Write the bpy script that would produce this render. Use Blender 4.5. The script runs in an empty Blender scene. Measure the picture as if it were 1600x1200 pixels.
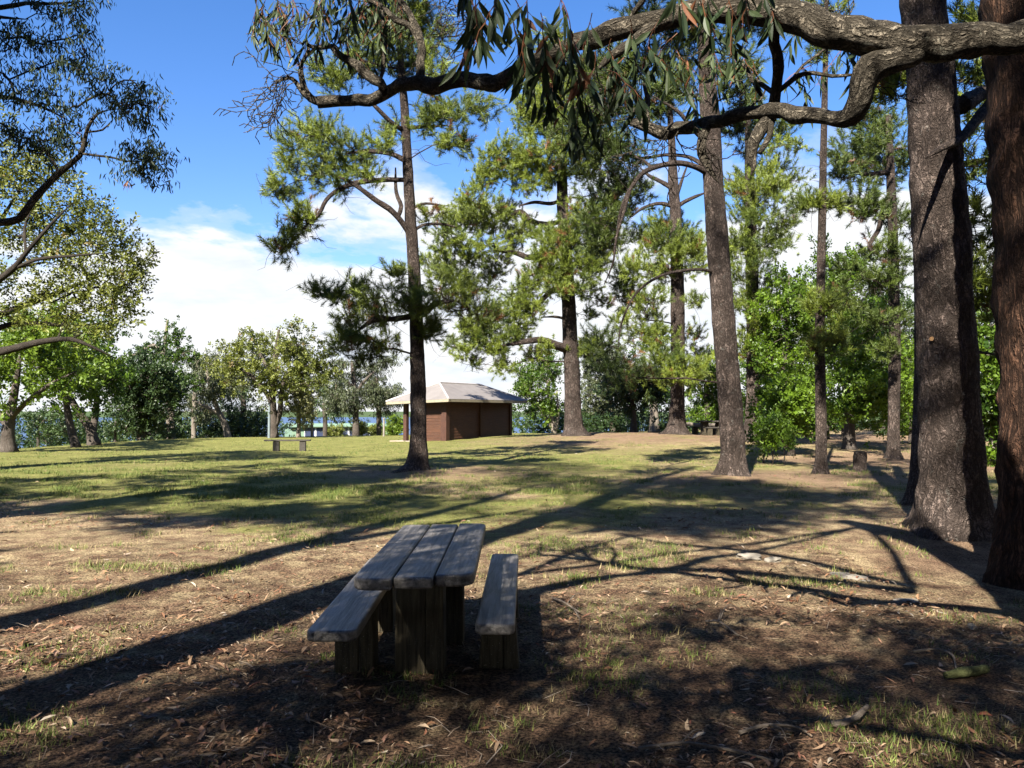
import bpy, math
import numpy as np
from math import radians, sin, cos, tan, pi, sqrt

S = bpy.context.scene
COL = S.collection
R = np.random.default_rng(7)

# ------------------------------------------------------------------ camera
F = 1244.0                      # focal length in pixels of the 1600 px wide photograph
PITCH = radians(2.07)
EYE = 1.6
cd = bpy.data.cameras.new('camera')
cd.sensor_width = 36.0
cd.lens = F / 1600 * 36
cd.clip_start = 0.05
cd.clip_end = 20000
cam = bpy.data.objects.new('camera', cd)
COL.objects.link(cam)
cam.location = (0, 0, EYE)
cam.rotation_euler = (pi / 2 + PITCH, 0, 0)
S.camera = cam

# ------------------------------------------------------------------ light, sky, exposure
SUN_EL = radians(40)
SUN_AZ = radians(22)            # light travels forward and this far to the right
sd = bpy.data.lights.new('sun', 'SUN')
sd.energy = 5.0
sd.angle = radians(0.5)
sd.color = (1.0, 0.93, 0.82)
sun = bpy.data.objects.new('sun', sd)
COL.objects.link(sun)
sun.location = (-6, -14, 20)
sun.rotation_euler = (pi / 2 - SUN_EL, 0, -SUN_AZ)

W = bpy.data.worlds.new('World')
S.world = W
W.use_nodes = True
wn, wl = W.node_tree.nodes, W.node_tree.links
wn.clear()


def nd(tree, t, **kw):
    n = tree.nodes.new(t)
    for k, v in kw.items():
        setattr(n, k, v)
    return n


WT = W.node_tree
out = nd(WT, 'ShaderNodeOutputWorld')
sky = nd(WT, 'ShaderNodeTexSky', sky_type='NISHITA', sun_disc=False, sun_elevation=SUN_EL,
         sun_rotation=pi + SUN_AZ, altitude=600, air_density=1.0, dust_density=0.3, ozone_density=2.5)
SKY_STR = 0.052
bg1 = nd(WT, 'ShaderNodeBackground')
bg1.inputs['Strength'].default_value = SKY_STR
hs = nd(WT, 'ShaderNodeHueSaturation')
hs.inputs['Saturation'].default_value = 1.27
wl.new(sky.outputs[0], hs.inputs['Color'])
tintn = nd(WT, 'ShaderNodeMix', data_type='RGBA', blend_type='MULTIPLY')
tintn.inputs[0].default_value = 1.0
tintn.inputs[7].default_value = (1.14, 0.97, 1.08, 1)
wl.new(hs.outputs[0], tintn.inputs[6])
wl.new(tintn.outputs[2], bg1.inputs['Color'])
tc = nd(WT, 'ShaderNodeTexCoord')
sep = nd(WT, 'ShaderNodeSeparateXYZ')
wl.new(tc.outputs['Generated'], sep.inputs[0])


def mth(tree, op, a, b=None, clamp=False):
    n = nd(tree, 'ShaderNodeMath', operation=op, use_clamp=clamp)
    for i, v in enumerate((a, b)):
        if v is None:
            continue
        if isinstance(v, (int, float)):
            n.inputs[i].default_value = v
        else:
            tree.links.new(v, n.inputs[i])
    return n.outputs[0]


def ramp(tree, fac, stops, interp='LINEAR'):
    n = nd(tree, 'ShaderNodeValToRGB')
    n.color_ramp.interpolation = interp
    el = n.color_ramp.elements
    while len(el) < len(stops):
        el.new(0.5)
    for e, (p, c) in zip(el, stops):
        e.position = p
        e.color = (c, c, c, 1) if isinstance(c, (int, float)) else (*c, 1)
    tree.links.new(fac, n.inputs[0])
    return n.outputs[0]


def noise(tree, vec, scale, detail=4, rough=0.5, dist=0.0):
    n = nd(tree, 'ShaderNodeTexNoise')
    n.inputs['Scale'].default_value = scale
    n.inputs['Detail'].default_value = detail
    n.inputs['Roughness'].default_value = rough
    n.inputs['Distortion'].default_value = dist
    if vec is not None:
        tree.links.new(vec, n.inputs['Vector'])
    return n.outputs[0]


def mixc(tree, fac, a, b, blend='MIX'):
    n = nd(tree, 'ShaderNodeMix', data_type='RGBA', blend_type=blend)
    for i, v in ((0, fac), (6, a), (7, b)):
        if isinstance(v, (int, float)):
            n.inputs[i].default_value = v
        elif isinstance(v, tuple):
            n.inputs[i].default_value = (*v, 1)
        else:
            tree.links.new(v, n.inputs[i])
    return n.outputs[2]


# clouds: a layer seen in perspective, thick near the horizon, thin overhead
zz = mth(WT, 'MAXIMUM', sep.outputs['Z'], 0.0)
den = mth(WT, 'ADD', zz, 0.16)
cx = mth(WT, 'DIVIDE', sep.outputs['X'], den)
cy = mth(WT, 'DIVIDE', sep.outputs['Y'], den)
cmb = nd(WT, 'ShaderNodeCombineXYZ')
wl.new(cx, cmb.inputs[0])
wl.new(cy, cmb.inputs[1])
cn1 = noise(WT, cmb.outputs[0], 0.85, 7, 0.55, 0.3)
cn2 = noise(WT, cmb.outputs[0], 2.6, 6, 0.6, 0.2)
low = mth(WT, 'MULTIPLY', mth(WT, 'SUBTRACT', 0.290, zz), 5.2)            # + below 13 degrees
right = mth(WT, 'MULTIPLY', mth(WT, 'ADD', sep.outputs['X'], 0.0), 0.75)
cover = mth(WT, 'ADD', mth(WT, 'ADD', mth(WT, 'MULTIPLY', mth(WT, 'SUBTRACT', cn1, 0.5), 3.4), low), right)
cover = mth(WT, 'ADD', cover, mth(WT, 'MULTIPLY', mth(WT, 'SUBTRACT', cn2, 0.5), 1.1))
cmask = ramp(WT, cover, [(0.0, 0.0), (0.10, 0.22), (0.36, 0.98)], 'EASE')
cshade = ramp(WT, noise(WT, cmb.outputs[0], 1.7, 6, 0.6), [(0.30, (0.74, 0.81, 0.92)), (0.52, (0.96, 0.97, 0.98))])
bg2 = nd(WT, 'ShaderNodeBackground')
wl.new(cshade, bg2.inputs['Color'])
bg2.inputs['Strength'].default_value = 0.255
mx = nd(WT, 'ShaderNodeMixShader')
wl.new(cmask, mx.inputs[0])
wl.new(bg1.outputs[0], mx.inputs[1])
wl.new(bg2.outputs[0], mx.inputs[2])
wl.new(mx.outputs[0], out.inputs['Surface'])

S.view_settings.view_transform = 'Standard'
S.view_settings.look = 'None'
S.view_settings.exposure = 2.15
S.view_settings.gamma = 1.0
S.view_settings.use_curve_mapping = False
S.render.engine = 'CYCLES'
S.cycles.max_bounces = 4
S.cycles.diffuse_bounces = 2
S.cycles.glossy_bounces = 2
S.cycles.transmission_bounces = 3
S.cycles.transparent_max_bounces = 4
S.cycles.caustics_reflective = False
S.cycles.caustics_refractive = False


# ------------------------------------------------------------------ projection and terrain
def at(px, py, d):
    """the point at distance d ahead that the photograph shows at pixel (px, py)"""
    u, v = (px - 800) / F, (600 - py) / F
    y = cos(PITCH) - sin(PITCH) * v
    z = sin(PITCH) + cos(PITCH) * v
    return np.array([u * d / y, d, EYE + z * d / y])


def hashv(i, j, k, seed):
    n = (i * 374761393 + j * 668265263 + k * 2147483647 + seed * 1274126177) & 0xFFFFFFFF
    n = ((n ^ (n >> 13)) * 1274126177) & 0xFFFFFFFF
    n = n ^ (n >> 16)
    return (n & 0xFFFFFF) / float(0xFFFFFF)


def vnoise(p, seed=0):
    p = np.asarray(p, float)
    f = np.floor(p).astype(np.int64)
    t = p - f
    t = t * t * (3 - 2 * t)
    o = 0
    for a in (0, 1):
        for b in (0, 1):
            for c in (0, 1):
                w = (t[..., 0] if a else 1 - t[..., 0]) * (t[..., 1] if b else 1 - t[..., 1]) * (t[..., 2] if c else 1 - t[..., 2])
                o = o + w * hashv(f[..., 0] + a, f[..., 1] + b, f[..., 2] + c, seed)
    return o


def sstep(a, b, x):
    t = np.clip((x - a) / (b - a), 0, 1)
    return t * t * (3 - 2 * t)


def ground_z(x, y):
    x = np.asarray(x, float)
    y = np.asarray(y, float)
    z = 0.5 * np.exp(-((x - 7) / 9.5) ** 2 - ((y - 42) / 12.0) ** 2)
    z = z + 0.22 * sstep(20, 60, y) * sstep(4, 30, x)
    p = np.stack([x * 0.22, y * 0.22, np.zeros_like(x)], -1)
    z = z + (vnoise(p, 3) - 0.5) * 0.10 * sstep(6, 12, y)
    p = np.stack([x * 1.3, y * 1.3, np.zeros_like(x)], -1)
    z = z + (vnoise(p, 5) - 0.5) * 0.035
    for bx, by, br in ((-2.5, 21, 0.9), (5.3, 19, 1.0), (5.8, 10.5, 1.1), (5.24, 7.9, 0.8), (3.1, 40, 1.5), (8.2, 40, 1.4), (7.8, 20, 0.6), (12.4, 26, 0.8)):
        z = z + 0.10 * np.exp(-((x - bx) ** 2 + (y - by) ** 2) / br ** 2)
    z = z - 0.22 * np.exp(-((x - 5.6) ** 2 + (y - 8.0) ** 2) / 1.9 ** 2)
    u = x / np.maximum(y, 8.0)
    ridge = np.interp(u, [-3, -0.9, -0.64, -0.48, -0.36, -0.1, 0.05, 0.2, 0.5, 1.2, 3],
                      [30, 31, 34, 45, 52, 58, 62, 70, 95, 110, 110])
    t = np.maximum(y - ridge, 0)
    z = z - np.where(t < 8, 0.018 * t * t, 0.018 * 64 + 0.288 * (t - 8)) * sstep(-5, 15, y)
    z = np.maximum(z, -17.0 + 0 * x)
    far = sstep(2600, 5200, np.hypot(x, y))
    hill = far * (14 + 12 * vnoise(np.stack([x / 1500, y / 1500, 0 * x], -1), 9)
                  + 6 * vnoise(np.stack([x / 420, y / 420, 0 * x], -1), 10))
    return z + hill * (y > 0)


def gz(x, y):
    return float(ground_z(np.array([x]), np.array([y]))[0])


def on_ground(px, d):
    x = (px - 800) / F * d
    return np.array([x, d, gz(x, d)])


# ------------------------------------------------------------------ materials
def new_mat(name):
    m = bpy.data.materials.new(name)
    m.use_nodes = True
    t = m.node_tree
    t.nodes.clear()
    o = nd(t, 'ShaderNodeOutputMaterial')
    return m, t, o


def pbsdf(t, color, rough=0.8, spec=0.3, normal=None):
    b = nd(t, 'ShaderNodeBsdfPrincipled')
    for k, v in (('Base Color', color), ('Roughness', rough), ('Specular IOR Level', spec)):
        if isinstance(v, tuple):
            b.inputs[k].default_value = (*v, 1)
        elif isinstance(v, (int, float)):
            b.inputs[k].default_value = v
        else:
            t.links.new(v, b.inputs[k])
    if normal is not None:
        t.links.new(normal, b.inputs['Normal'])
    return b.outputs[0]


def bump(t, h, strength=0.5, dist=0.02, normal=None):
    b = nd(t, 'ShaderNodeBump')
    b.inputs['Strength'].default_value = strength
    b.inputs['Distance'].default_value = dist
    t.links.new(h, b.inputs['Height'])
    if normal is not None:
        t.links.new(normal, b.inputs['Normal'])
    return b.outputs[0]


def attr(t, name, out_='Fac'):
    a = nd(t, 'ShaderNodeAttribute', attribute_name=name)
    return a.outputs[out_]


def mapping(t, vec, scale):
    m = nd(t, 'ShaderNodeMapping')
    m.inputs['Scale'].default_value = scale
    t.links.new(vec, m.inputs['Vector'])
    return m.outputs[0]


def foliage_mat(name, c1, c2, dead=(0.16, 0.075, 0.03), trans=0.3, rough=0.45, spec=0.35):
    m, t, o = new_mat(name)
    ti = attr(t, 'tint')
    col = mixc(t, ramp(t, ti, [(0.0, 0.0), (0.85, 1.0)]), c1, c2)
    col = mixc(t, ramp(t, ti, [(0.90, 0.0), (0.93, 1.0)]), col, dead)
    p = pbsdf(t, col, rough, spec)
    tr = nd(t, 'ShaderNodeBsdfTranslucent')
    tcol = mixc(t, 0.5, col, (1.0, 0.95, 0.3), 'MULTIPLY')
    t.links.new(mixc(t, 0.35, col, tcol), tr.inputs[0])
    mxs = nd(t, 'ShaderNodeMixShader')
    mxs.inputs[0].default_value = trans
    t.links.new(p, mxs.inputs[1])
    t.links.new(tr.outputs[0], mxs.inputs[2])
    t.links.new(mxs.outputs[0], o.inputs[0])
    return m


def bark_mat(name, dark, mid, light, stretch=0.25, scale=14.0, fissure=0.6, bdist=0.03, lichen=None):
    """fissured bark: dark cracks where two distorted noises cross zero, scaly fine grain, large patches of wear"""
    m, t, o = new_mat(name)
    v = attr(t, 'bk', 'Vector')
    v2 = mapping(t, v, (1, 1, stretch))
    v3 = mapping(t, v, (1, 1, min(1.0, stretch * 2.4)))

    def ridge(vec, sc_, dist_):
        n_ = noise(t, vec, sc_, 4, 0.6, dist_)
        return mth(t, 'MULTIPLY', mth(t, 'ABSOLUTE', mth(t, 'SUBTRACT', n_, 0.5)), 2.0)

    r1 = ramp(t, ridge(v2, scale, 0.9), [(0.02, 0.0), (0.22, 1.0)])
    r2 = ramp(t, ridge(v3, scale * 1.9, 0.6), [(0.0, 0.25), (0.16, 1.0)])
    crack = mth(t, 'MULTIPLY', r1, r2)
    fine = noise(t, v3, scale * 5, 5, 0.7)
    patch = noise(t, v, 2.6, 5, 0.65)
    big = noise(t, v, 1.1, 4, 0.6)
    base = mixc(t, ramp(t, fine, [(0.36, 0.0), (0.64, 1.0)]), mid, light)
    base = mixc(t, mth(t, 'MULTIPLY', ramp(t, patch, [(0.42, 0.0), (0.60, 1.0)]), 0.6), base, mid)
    base = mixc(t, mth(t, 'MULTIPLY', ramp(t, big, [(0.42, 0.0), (0.62, 1.0)]), 0.55), base, dark)
    col = mixc(t, mth(t, 'MULTIPLY', mth(t, 'SUBTRACT', 1.0, crack), fissure), base, dark)
    if lichen:
        lm = ramp(t, noise(t, v, 7.0, 6, 0.75), [(0.60, 0.0), (0.68, 0.7)])
        col = mixc(t, lm, col, lichen)
    h = mth(t, 'ADD', mth(t, 'ADD', crack, mth(t, 'MULTIPLY', fine, 0.6)), mth(t, 'MULTIPLY', patch, 0.8))
    nrm = bump(t, h, 1.0, bdist)
    t.links.new(pbsdf(t, col, 0.9, 0.12, nrm), o.inputs[0])
    return m


def plain_mat(name, c1, c2, scale=8, rough=0.8, bs=0.2, bd=0.01, spec=0.3, stretch=(1, 1, 1)):
    m, t, o = new_mat(name)
    v = nd(t, 'ShaderNodeTexCoord').outputs['Object']
    v = mapping(t, v, stretch)
    n = noise(t, v, scale, 6, 0.6)
    col = mixc(t, ramp(t, n, [(0.3, 0.0), (0.7, 1.0)]), c1, c2)
    t.links.new(pbsdf(t, col, rough, spec, bump(t, n, bs, bd)), o.inputs[0])
    return m


def wood_mat(name, c1, c2, c3, axis=1, scale=9.0, rough=0.75, spec=0.35, bs=0.5, knot=None):
    m, t, o = new_mat(name)
    v = nd(t, 'ShaderNodeTexCoord').outputs['Object']
    sc = [1.0, 1.0, 1.0]
    sc[axis] = 0.07
    v2 = mapping(t, v, tuple(sc))
    g = noise(t, v2, scale * 6, 6, 0.65, 0.4)
    n = noise(t, v, scale * 0.5, 5, 0.6)
    col = mixc(t, ramp(t, g, [(0.35, 0.0), (0.65, 1.0)]), c1, c2)
    col = mixc(t, ramp(t, n, [(0.5, 0.0), (0.75, 0.8)]), col, c3)
    if knot:
        vd = nd(t, 'ShaderNodeVectorMath', operation='DISTANCE')
        t.links.new(mapping(t, v, (1.0, 0.55, 0.0)), vd.inputs[0])
        vd.inputs[1].default_value = (knot[0], knot[1] * 0.55, 0)
        dd = mth(t, 'ADD', vd.outputs['Value'], mth(t, 'MULTIPLY', mth(t, 'SUBTRACT', n, 0.5), 0.05))
        rings = mth(t, 'MULTIPLY', mth(t, 'ADD', mth(t, 'SINE', mth(t, 'MULTIPLY', dd, 330.0)), 1.0), 0.5)
        rings = mth(t, 'MULTIPLY', rings, ramp(t, dd, [(0.0, 1.0), (0.09, 0.0)]))
        col = mixc(t, mth(t, 'MULTIPLY', rings, 0.85), col, (0.008, 0.007, 0.006))
        col = mixc(t, ramp(t, dd, [(0.012, 0.9), (0.022, 0.0)]), col, (0.006, 0.005, 0.004))
    spk = noise(t, v, 160, 2, 0.5)
    col = mixc(t, ramp(t, spk, [(0.66, 0.0), (0.72, 0.5)]), col, (0.30, 0.30, 0.28))
    h = mth(t, 'ADD', g, mth(t, 'MULTIPLY', n, 0.4))
    t.links.new(pbsdf(t, col, rough, spec, bump(t, h, bs, 0.01)), o.inputs[0])
    return m


M = {}
M['pine'] = foliage_mat('pine_needles', (0.020, 0.040, 0.006), (0.145, 0.182, 0.021), (0.13, 0.060, 0.02), trans=0.12, rough=0.5)
M['pinedark'] = foliage_mat('dark_pine_needles', (0.011, 0.024, 0.005), (0.070, 0.098, 0.014), (0.09, 0.04, 0.018), trans=0.1, rough=0.5)
M['gum'] = foliage_mat('gum_leaves', (0.018, 0.032, 0.014), (0.060, 0.080, 0.030), (0.14, 0.06, 0.03), trans=0.22, rough=0.5, spec=0.2)
M['greygum'] = foliage_mat('grey_gum_leaves', (0.035, 0.046, 0.022), (0.090, 0.105, 0.046), (0.12, 0.10, 0.05), trans=0.25)
M['spring'] = foliage_mat('spring_leaves', (0.040, 0.080, 0.008), (0.130, 0.195, 0.016), (0.20, 0.24, 0.03), trans=0.4)
M['maple'] = foliage_mat('maple_leaves', (0.024, 0.054, 0.006), (0.112, 0.185, 0.012), (0.18, 0.25, 0.03), trans=0.42)
M['olive'] = foliage_mat('olive_leaves', (0.060, 0.076, 0.015), (0.185, 0.205, 0.036), (0.20, 0.15, 0.06), trans=0.35)
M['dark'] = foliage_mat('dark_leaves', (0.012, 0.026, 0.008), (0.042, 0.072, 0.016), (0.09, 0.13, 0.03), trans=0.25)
M['bare'] = foliage_mat('budding_leaves', (0.16, 0.16, 0.08), (0.24, 0.25, 0.10), (0.22, 0.18, 0.12), trans=0.3)
M['barkpine'] = bark_mat('pine_bark', (0.012, 0.009, 0.007), (0.095, 0.069, 0.056), (0.31, 0.245, 0.212), 0.4, 10, 0.8, 0.08, (0.19, 0.185, 0.165))
M['barkred'] = bark_mat('stringy_bark', (0.010, 0.006, 0.004), (0.070, 0.036, 0.023), (0.19, 0.105, 0.066), 0.16, 13, 0.9, 0.09)
M['barkgum'] = bark_mat('gum_limb_bark', (0.011, 0.009, 0.006), (0.095, 0.077, 0.056), (0.36, 0.315, 0.245), 0.5, 17, 0.85, 0.035, (0.34, 0.33, 0.26))
M['barkgrey'] = bark_mat('grey_bark', (0.025, 0.020, 0.016), (0.075, 0.060, 0.049), (0.16, 0.14, 0.12), 0.3, 10, 0.5, 0.02)
M['barkdark'] = bark_mat('dark_bark', (0.012, 0.010, 0.008), (0.036, 0.029, 0.023), (0.085, 0.072, 0.06), 0.3, 12, 0.5, 0.02)
M['barkpale'] = bark_mat('pale_bark', (0.06, 0.05, 0.04), (0.15, 0.125, 0.10), (0.24, 0.215, 0.18), 0.4, 6, 0.25, 0.008)
M['twig'] = plain_mat('twig_wood', (0.035, 0.026, 0.02), (0.09, 0.07, 0.055), 20)

# ------------------------------------------------------------------ mesh building
def norm(v):
    return v / (np.linalg.norm(v, axis=-1, keepdims=True) + 1e-9)


class Acc:
    """collects triangles and links them as ONE mesh object"""

    def __init__(s):
        s.v, s.f, s.t, s.b, s.m, s.n = [], [], [], [], [], 0

    def add(s, v, f, tint=0.5, bk=None, mi=0):
        v = np.asarray(v, float).reshape(-1, 3)
        f = np.asarray(f, np.int64).reshape(-1, 3)
        s.v.append(v)
        s.f.append(f + s.n)
        s.t.append(np.broadcast_to(np.asarray(tint, float), (len(f),)).copy())
        s.b.append(v if bk is None else bk)
        s.m.append(np.full(len(f), mi, np.int32))
        s.n += len(v)

    def build(s, name, mats, parent=None, origin=(0, 0, 0), smooth=False):
        me = bpy.data.meshes.new(name)
        o = bpy.data.objects.new(name, me)
        COL.objects.link(o)
        v = np.concatenate(s.v) - np.asarray(origin)
        f = np.concatenate(s.f)
        me.vertices.add(len(v))
        me.vertices.foreach_set('co', v.astype(np.float32).ravel())
        me.loops.add(len(f) * 3)
        me.loops.foreach_set('vertex_index', f.astype(np.int32).ravel())
        me.polygons.add(len(f))
        me.polygons.foreach_set('loop_start', np.arange(0, len(f) * 3, 3, dtype=np.int32))
        me.polygons.foreach_set('use_smooth', np.full(len(f), smooth))
        mats = mats if isinstance(mats, (list, tuple)) else [mats]
        for m in mats:
            me.materials.append(m)
        if len(mats) > 1:
            me.polygons.foreach_set('material_index', np.concatenate(s.m))
        a = me.attributes.new('tint', 'FLOAT', 'FACE')
        a.data.foreach_set('value', np.concatenate(s.t).astype(np.float32))
        a = me.attributes.new('bk', 'FLOAT_VECTOR', 'POINT')
        a.data.foreach_set('vector', np.concatenate(s.b).astype(np.float32).ravel())
        me.update(calc_edges=True)
        if parent is not None:
            o.parent = parent
        elif any(origin):
            o.location = origin
        return o


def tag(o, label=None, cat=None, group=None, kind=None):
    for k, v in (('label', label), ('category', cat), ('group', group), ('kind', kind)):
        if v:
            o[k] = v
    return o


def thing(name, label, cat, loc=(0, 0, 0), group=None, rz=0.0):
    o = bpy.data.objects.new(name, None)
    o.empty_display_size = 0.3
    COL.objects.link(o)
    o.location = loc
    o.rotation_euler = (0, 0, rz)
    return tag(o, label, cat, group)


def smooth_path(pts, step):
    pts = np.asarray(pts, float)
    if len(pts) == 2:
        n = max(2, int(np.linalg.norm(pts[1, :3] - pts[0, :3]) / step) + 1)
        t = np.linspace(0, 1, n)[:, None]
        return pts[0] * (1 - t) + pts[1] * t
    p = np.vstack([2 * pts[0] - pts[1], pts, 2 * pts[-1] - pts[-2]])
    o = []
    for i in range(1, len(p) - 2):
        n = max(2, int(np.linalg.norm(p[i + 1, :3] - p[i, :3]) / step))
        for t in np.arange(n) / n:
            o.append(0.5 * ((2 * p[i]) + (-p[i - 1] + p[i + 1]) * t + (2 * p[i - 1] - 5 * p[i] + 4 * p[i + 1] - p[i + 2]) * t * t
                            + (-p[i - 1] + 3 * p[i] - 3 * p[i + 1] + p[i + 2]) * t ** 3))
    o.append(p[-2])
    return np.array(o)


def tube(acc, pts, rad, sides=8, rough=0.0, flare=0.0, seed=0, nscale=6.0, cap=True, tint=0.5):
    """a tapering limb along pts; rough = relative depth of lumps; flare = root buttresses near the first point"""
    pts = np.asarray(pts, float)
    n = len(pts)
    rad = np.broadcast_to(np.asarray(rad, float), (n,))
    tan_ = norm(np.gradient(pts, axis=0))
    ref = np.array([1.0, 0, 0]) if abs(tan_[0][0]) < 0.8 else np.array([0, 1.0, 0])
    U = np.zeros((n, 3))
    u = norm(np.cross(tan_[0], ref))
    for i in range(n):
        u = u - tan_[i] * np.dot(u, tan_[i])
        u = u / (np.linalg.norm(u) + 1e-9)
        U[i] = u
    V = np.cross(tan_, U)
    a = np.arange(sides) / sides * 2 * pi
    s = np.concatenate([[0], np.cumsum(np.linalg.norm(np.diff(pts, axis=0), axis=1))])
    rr = rad[:, None] * np.ones(sides)[None]
    ca, sa = np.cos(a), np.sin(a)
    bk = np.stack([rad[:, None] * ca[None], rad[:, None] * sa[None], np.repeat(s[:, None], sides, 1)], -1)
    if flare > 0:
        k = np.random.default_rng(seed + 5)
        lob = np.zeros(sides)
        for _ in range(6):
            c0 = k.uniform(0, 2 * pi)
            lob += k.uniform(0.5, 1.0) * np.exp(-((np.angle(np.exp(1j * (a - c0)))) / 0.33) ** 2)
        rr = rr * (1 + flare * np.exp(-s / (rad[0] * 0.8))[:, None] * (0.35 + 0.8 * lob[None]))
    if rough > 0:
        q = np.stack([np.cos(a)[None] * rad[:, None] * nscale, np.sin(a)[None] * rad[:, None] * nscale,
                      np.repeat(s[:, None], sides, 1) * nscale * 0.45], -1)
        nz = vnoise(q, seed) - 0.5 + 0.5 * (vnoise(q * 2.7, seed + 1) - 0.5) + 0.7 * (vnoise(q * 0.35, seed + 2) - 0.5)
        rr = rr * (1 + rough * nz)
    P = pts[:, None] + U[:, None] * (rr * ca[None])[..., None] + V[:, None] * (rr * sa[None])[..., None]
    i0 = np.arange(n - 1)[:, None] * sides
    j = np.arange(sides)[None]
    j2 = (j + 1) % sides
    q0, q1, q2, q3 = i0 + j, i0 + j2, i0 + sides + j2, i0 + sides + j
    f = np.concatenate([np.stack([q0, q1, q2], -1).reshape(-1, 3), np.stack([q0, q2, q3], -1).reshape(-1, 3)])
    v = P.reshape(-1, 3)
    b = bk.reshape(-1, 3)
    if cap:
        v = np.vstack([v, pts[:1], pts[-1:]])
        b = np.vstack([b, bk[0].mean(0)[None], bk[-1].mean(0)[None]])
        c0, c1 = n * sides, n * sides + 1
        jj = np.arange(sides)
        f = np.vstack([f, np.stack([np.full(sides, c0), (jj + 1) % sides, jj], -1),
                       np.stack([np.full(sides, c1), (n - 1) * sides + jj, (n - 1) * sides + (jj + 1) % sides], -1)])
    acc.add(v, f, tint, b)


def prisms(acc, A, B, ra, rb, tint=0.5):
    """many thin three-sided twigs at once"""
    A, B = np.asarray(A, float), np.asarray(B, float)
    n = len(A)
    if n == 0:
        return
    d = norm(B - A)
    ref = np.where(np.abs(d[:, 2:3]) < 0.9, np.array([[0, 0, 1.0]]), np.array([[1.0, 0, 0]]))
    u = norm(np.cross(d, ref))
    w = np.cross(d, u)
    ra = np.broadcast_to(ra, (n,))[:, None]
    rb = np.broadcast_to(rb, (n,))[:, None]
    vs = []
    for C, r in ((A, ra), (B, rb)):
        for k in range(3):
            an = k * 2 * pi / 3
            vs.append(C + (u * cos(an) + w * sin(an)) * r)
    v = np.stack(vs, 1)
    f = []
    for k in range(3):
        k2 = (k + 1) % 3
        f += [[k, k2, 3 + k2], [k, 3 + k2, 3 + k]]
    f = (np.array(f)[None] + (np.arange(n) * 6)[:, None, None])
    acc.add(v.reshape(-1, 3), f.reshape(-1, 3), tint)


# ---- leaf and needle templates, axis +Z, size 1 m based
def t_pine(n, L, w, seed, axial=0.2):
    k = np.random.default_rng(seed)
    v = []
    for i in range(n):
        z0 = k.uniform(-0.2, 1.0) * axial
        th, ph = k.uniform(0.25, 1.25), k.uniform(0, 2 * pi)
        d = np.array([sin(th) * cos(ph), sin(th) * sin(ph), cos(th)])
        sd_ = norm(np.cross(d, k.normal(size=3)))
        p = np.array([0, 0, z0])
        l = L * k.uniform(0.7, 1.1)
        v += [p - sd_ * w / 2, p + sd_ * w / 2, p + d * l]
    v = np.array(v)
    return v, np.arange(len(v)).reshape(-1, 3)


def t_leaves(n, l, w, axial, seed, droop=0.0):
    """a twig with n pointed oval leaves, each folded along its midrib"""
    k = np.random.default_rng(seed)
    v, f = [], []
    for i in range(n):
        z0 = (i + 0.5) / n * axial
        ph = i * 2.4 + k.uniform(-0.4, 0.4)
        th = k.uniform(0.5, 1.4)
        d = np.array([sin(th) * cos(ph), sin(th) * sin(ph), cos(th) - droop])
        d = d / np.linalg.norm(d)
        sd_ = norm(np.cross(d, np.array([0, 0, 1.0]) + k.normal(size=3) * 0.5))
        nr = np.cross(sd_, d)
        p = np.array([0, 0, z0]) + d * l * 0.15
        s_ = k.uniform(0.7, 1.15)
        b = len(v)
        v += [p, p + d * l * s_ * 0.45 + sd_ * w * s_ / 2 + nr * w * 0.12, p + d * l * s_, p + d * l * s_ * 0.45 - sd_ * w * s_ / 2 + nr * w * 0.12]
        f += [[b, b + 1, b + 2], [b, b + 2, b + 3]]
    return np.array(v), np.array(f)


def t_gum(n, l, w, axial, seed):
    """an arching twig with long narrow leaves hanging from it; +Z is the twig, leaves hang towards -Y after tilting"""
    k = np.random.default_rng(seed)
    v, f = [], []
    for i in range(n):
        z0 = (i + 0.5) / n * axial
        p = np.array([0, 0, z0]) + k.normal(size=3) * axial * 0.12
        d = norm(np.array([k.normal() * 0.45, -1.0, k.normal() * 0.45 + 0.2]))
        sd_ = norm(np.cross(d, k.normal(size=3)))
        bend = norm(np.cross(d, sd_)) * l * 0.10 * k.normal()
        s_ = k.uniform(0.7, 1.2)
        b = len(v)
        m1, m2 = p + d * l * s_ * 0.35 + bend, p + d * l * s_ * 0.7 + bend
        v += [p, m1 - sd_ * w / 2, m1 + sd_ * w / 2, m2 - sd_ * w * 0.4, m2 + sd_ * w * 0.4, p + d * l * s_]
        f += [[b, b + 1, b + 2], [b + 1, b + 3, b + 4], [b + 1, b + 4, b + 2], [b + 3, b + 5, b + 4]]
    return np.array(v), np.array(f)


def place(acc, tmpl, pos, axis, scale, tint, rng, hang=False):
    """copies of a template merged into acc; tint one per copy"""
    v, f = tmpl
    n = len(pos)
    if n == 0:
        return
    axis = norm(axis)
    if hang:      # keep -Y of the template pointing down
        x = norm(np.cross(axis, np.tile([0, 0, 1.0], (n, 1))) + 1e-6)
        y = -norm(np.tile([0, 0, -1.0], (n, 1)) + 0.25 * rng.normal(size=(n, 3)))
        z = axis
        x = norm(np.cross(y, z))
        z = np.cross(x, y)
    else:
        r = rng.normal(size=(n, 3))
        x = norm(np.cross(axis, r))
        y = np.cross(axis, x)
        z = axis
    sc = np.broadcast_to(scale, (n,))[:, None, None]
    V = (v[None, :, 0:1] * x[:, None] + v[None, :, 1:2] * y[:, None] + v[None, :, 2:3] * z[:, None]) * sc + pos[:, None]
    Fc = f[None] + (np.arange(n) * len(v))[:, None, None]
    acc.add(V.reshape(-1, 3), Fc.reshape(-1, 3), np.repeat(tint, len(f)))


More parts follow.
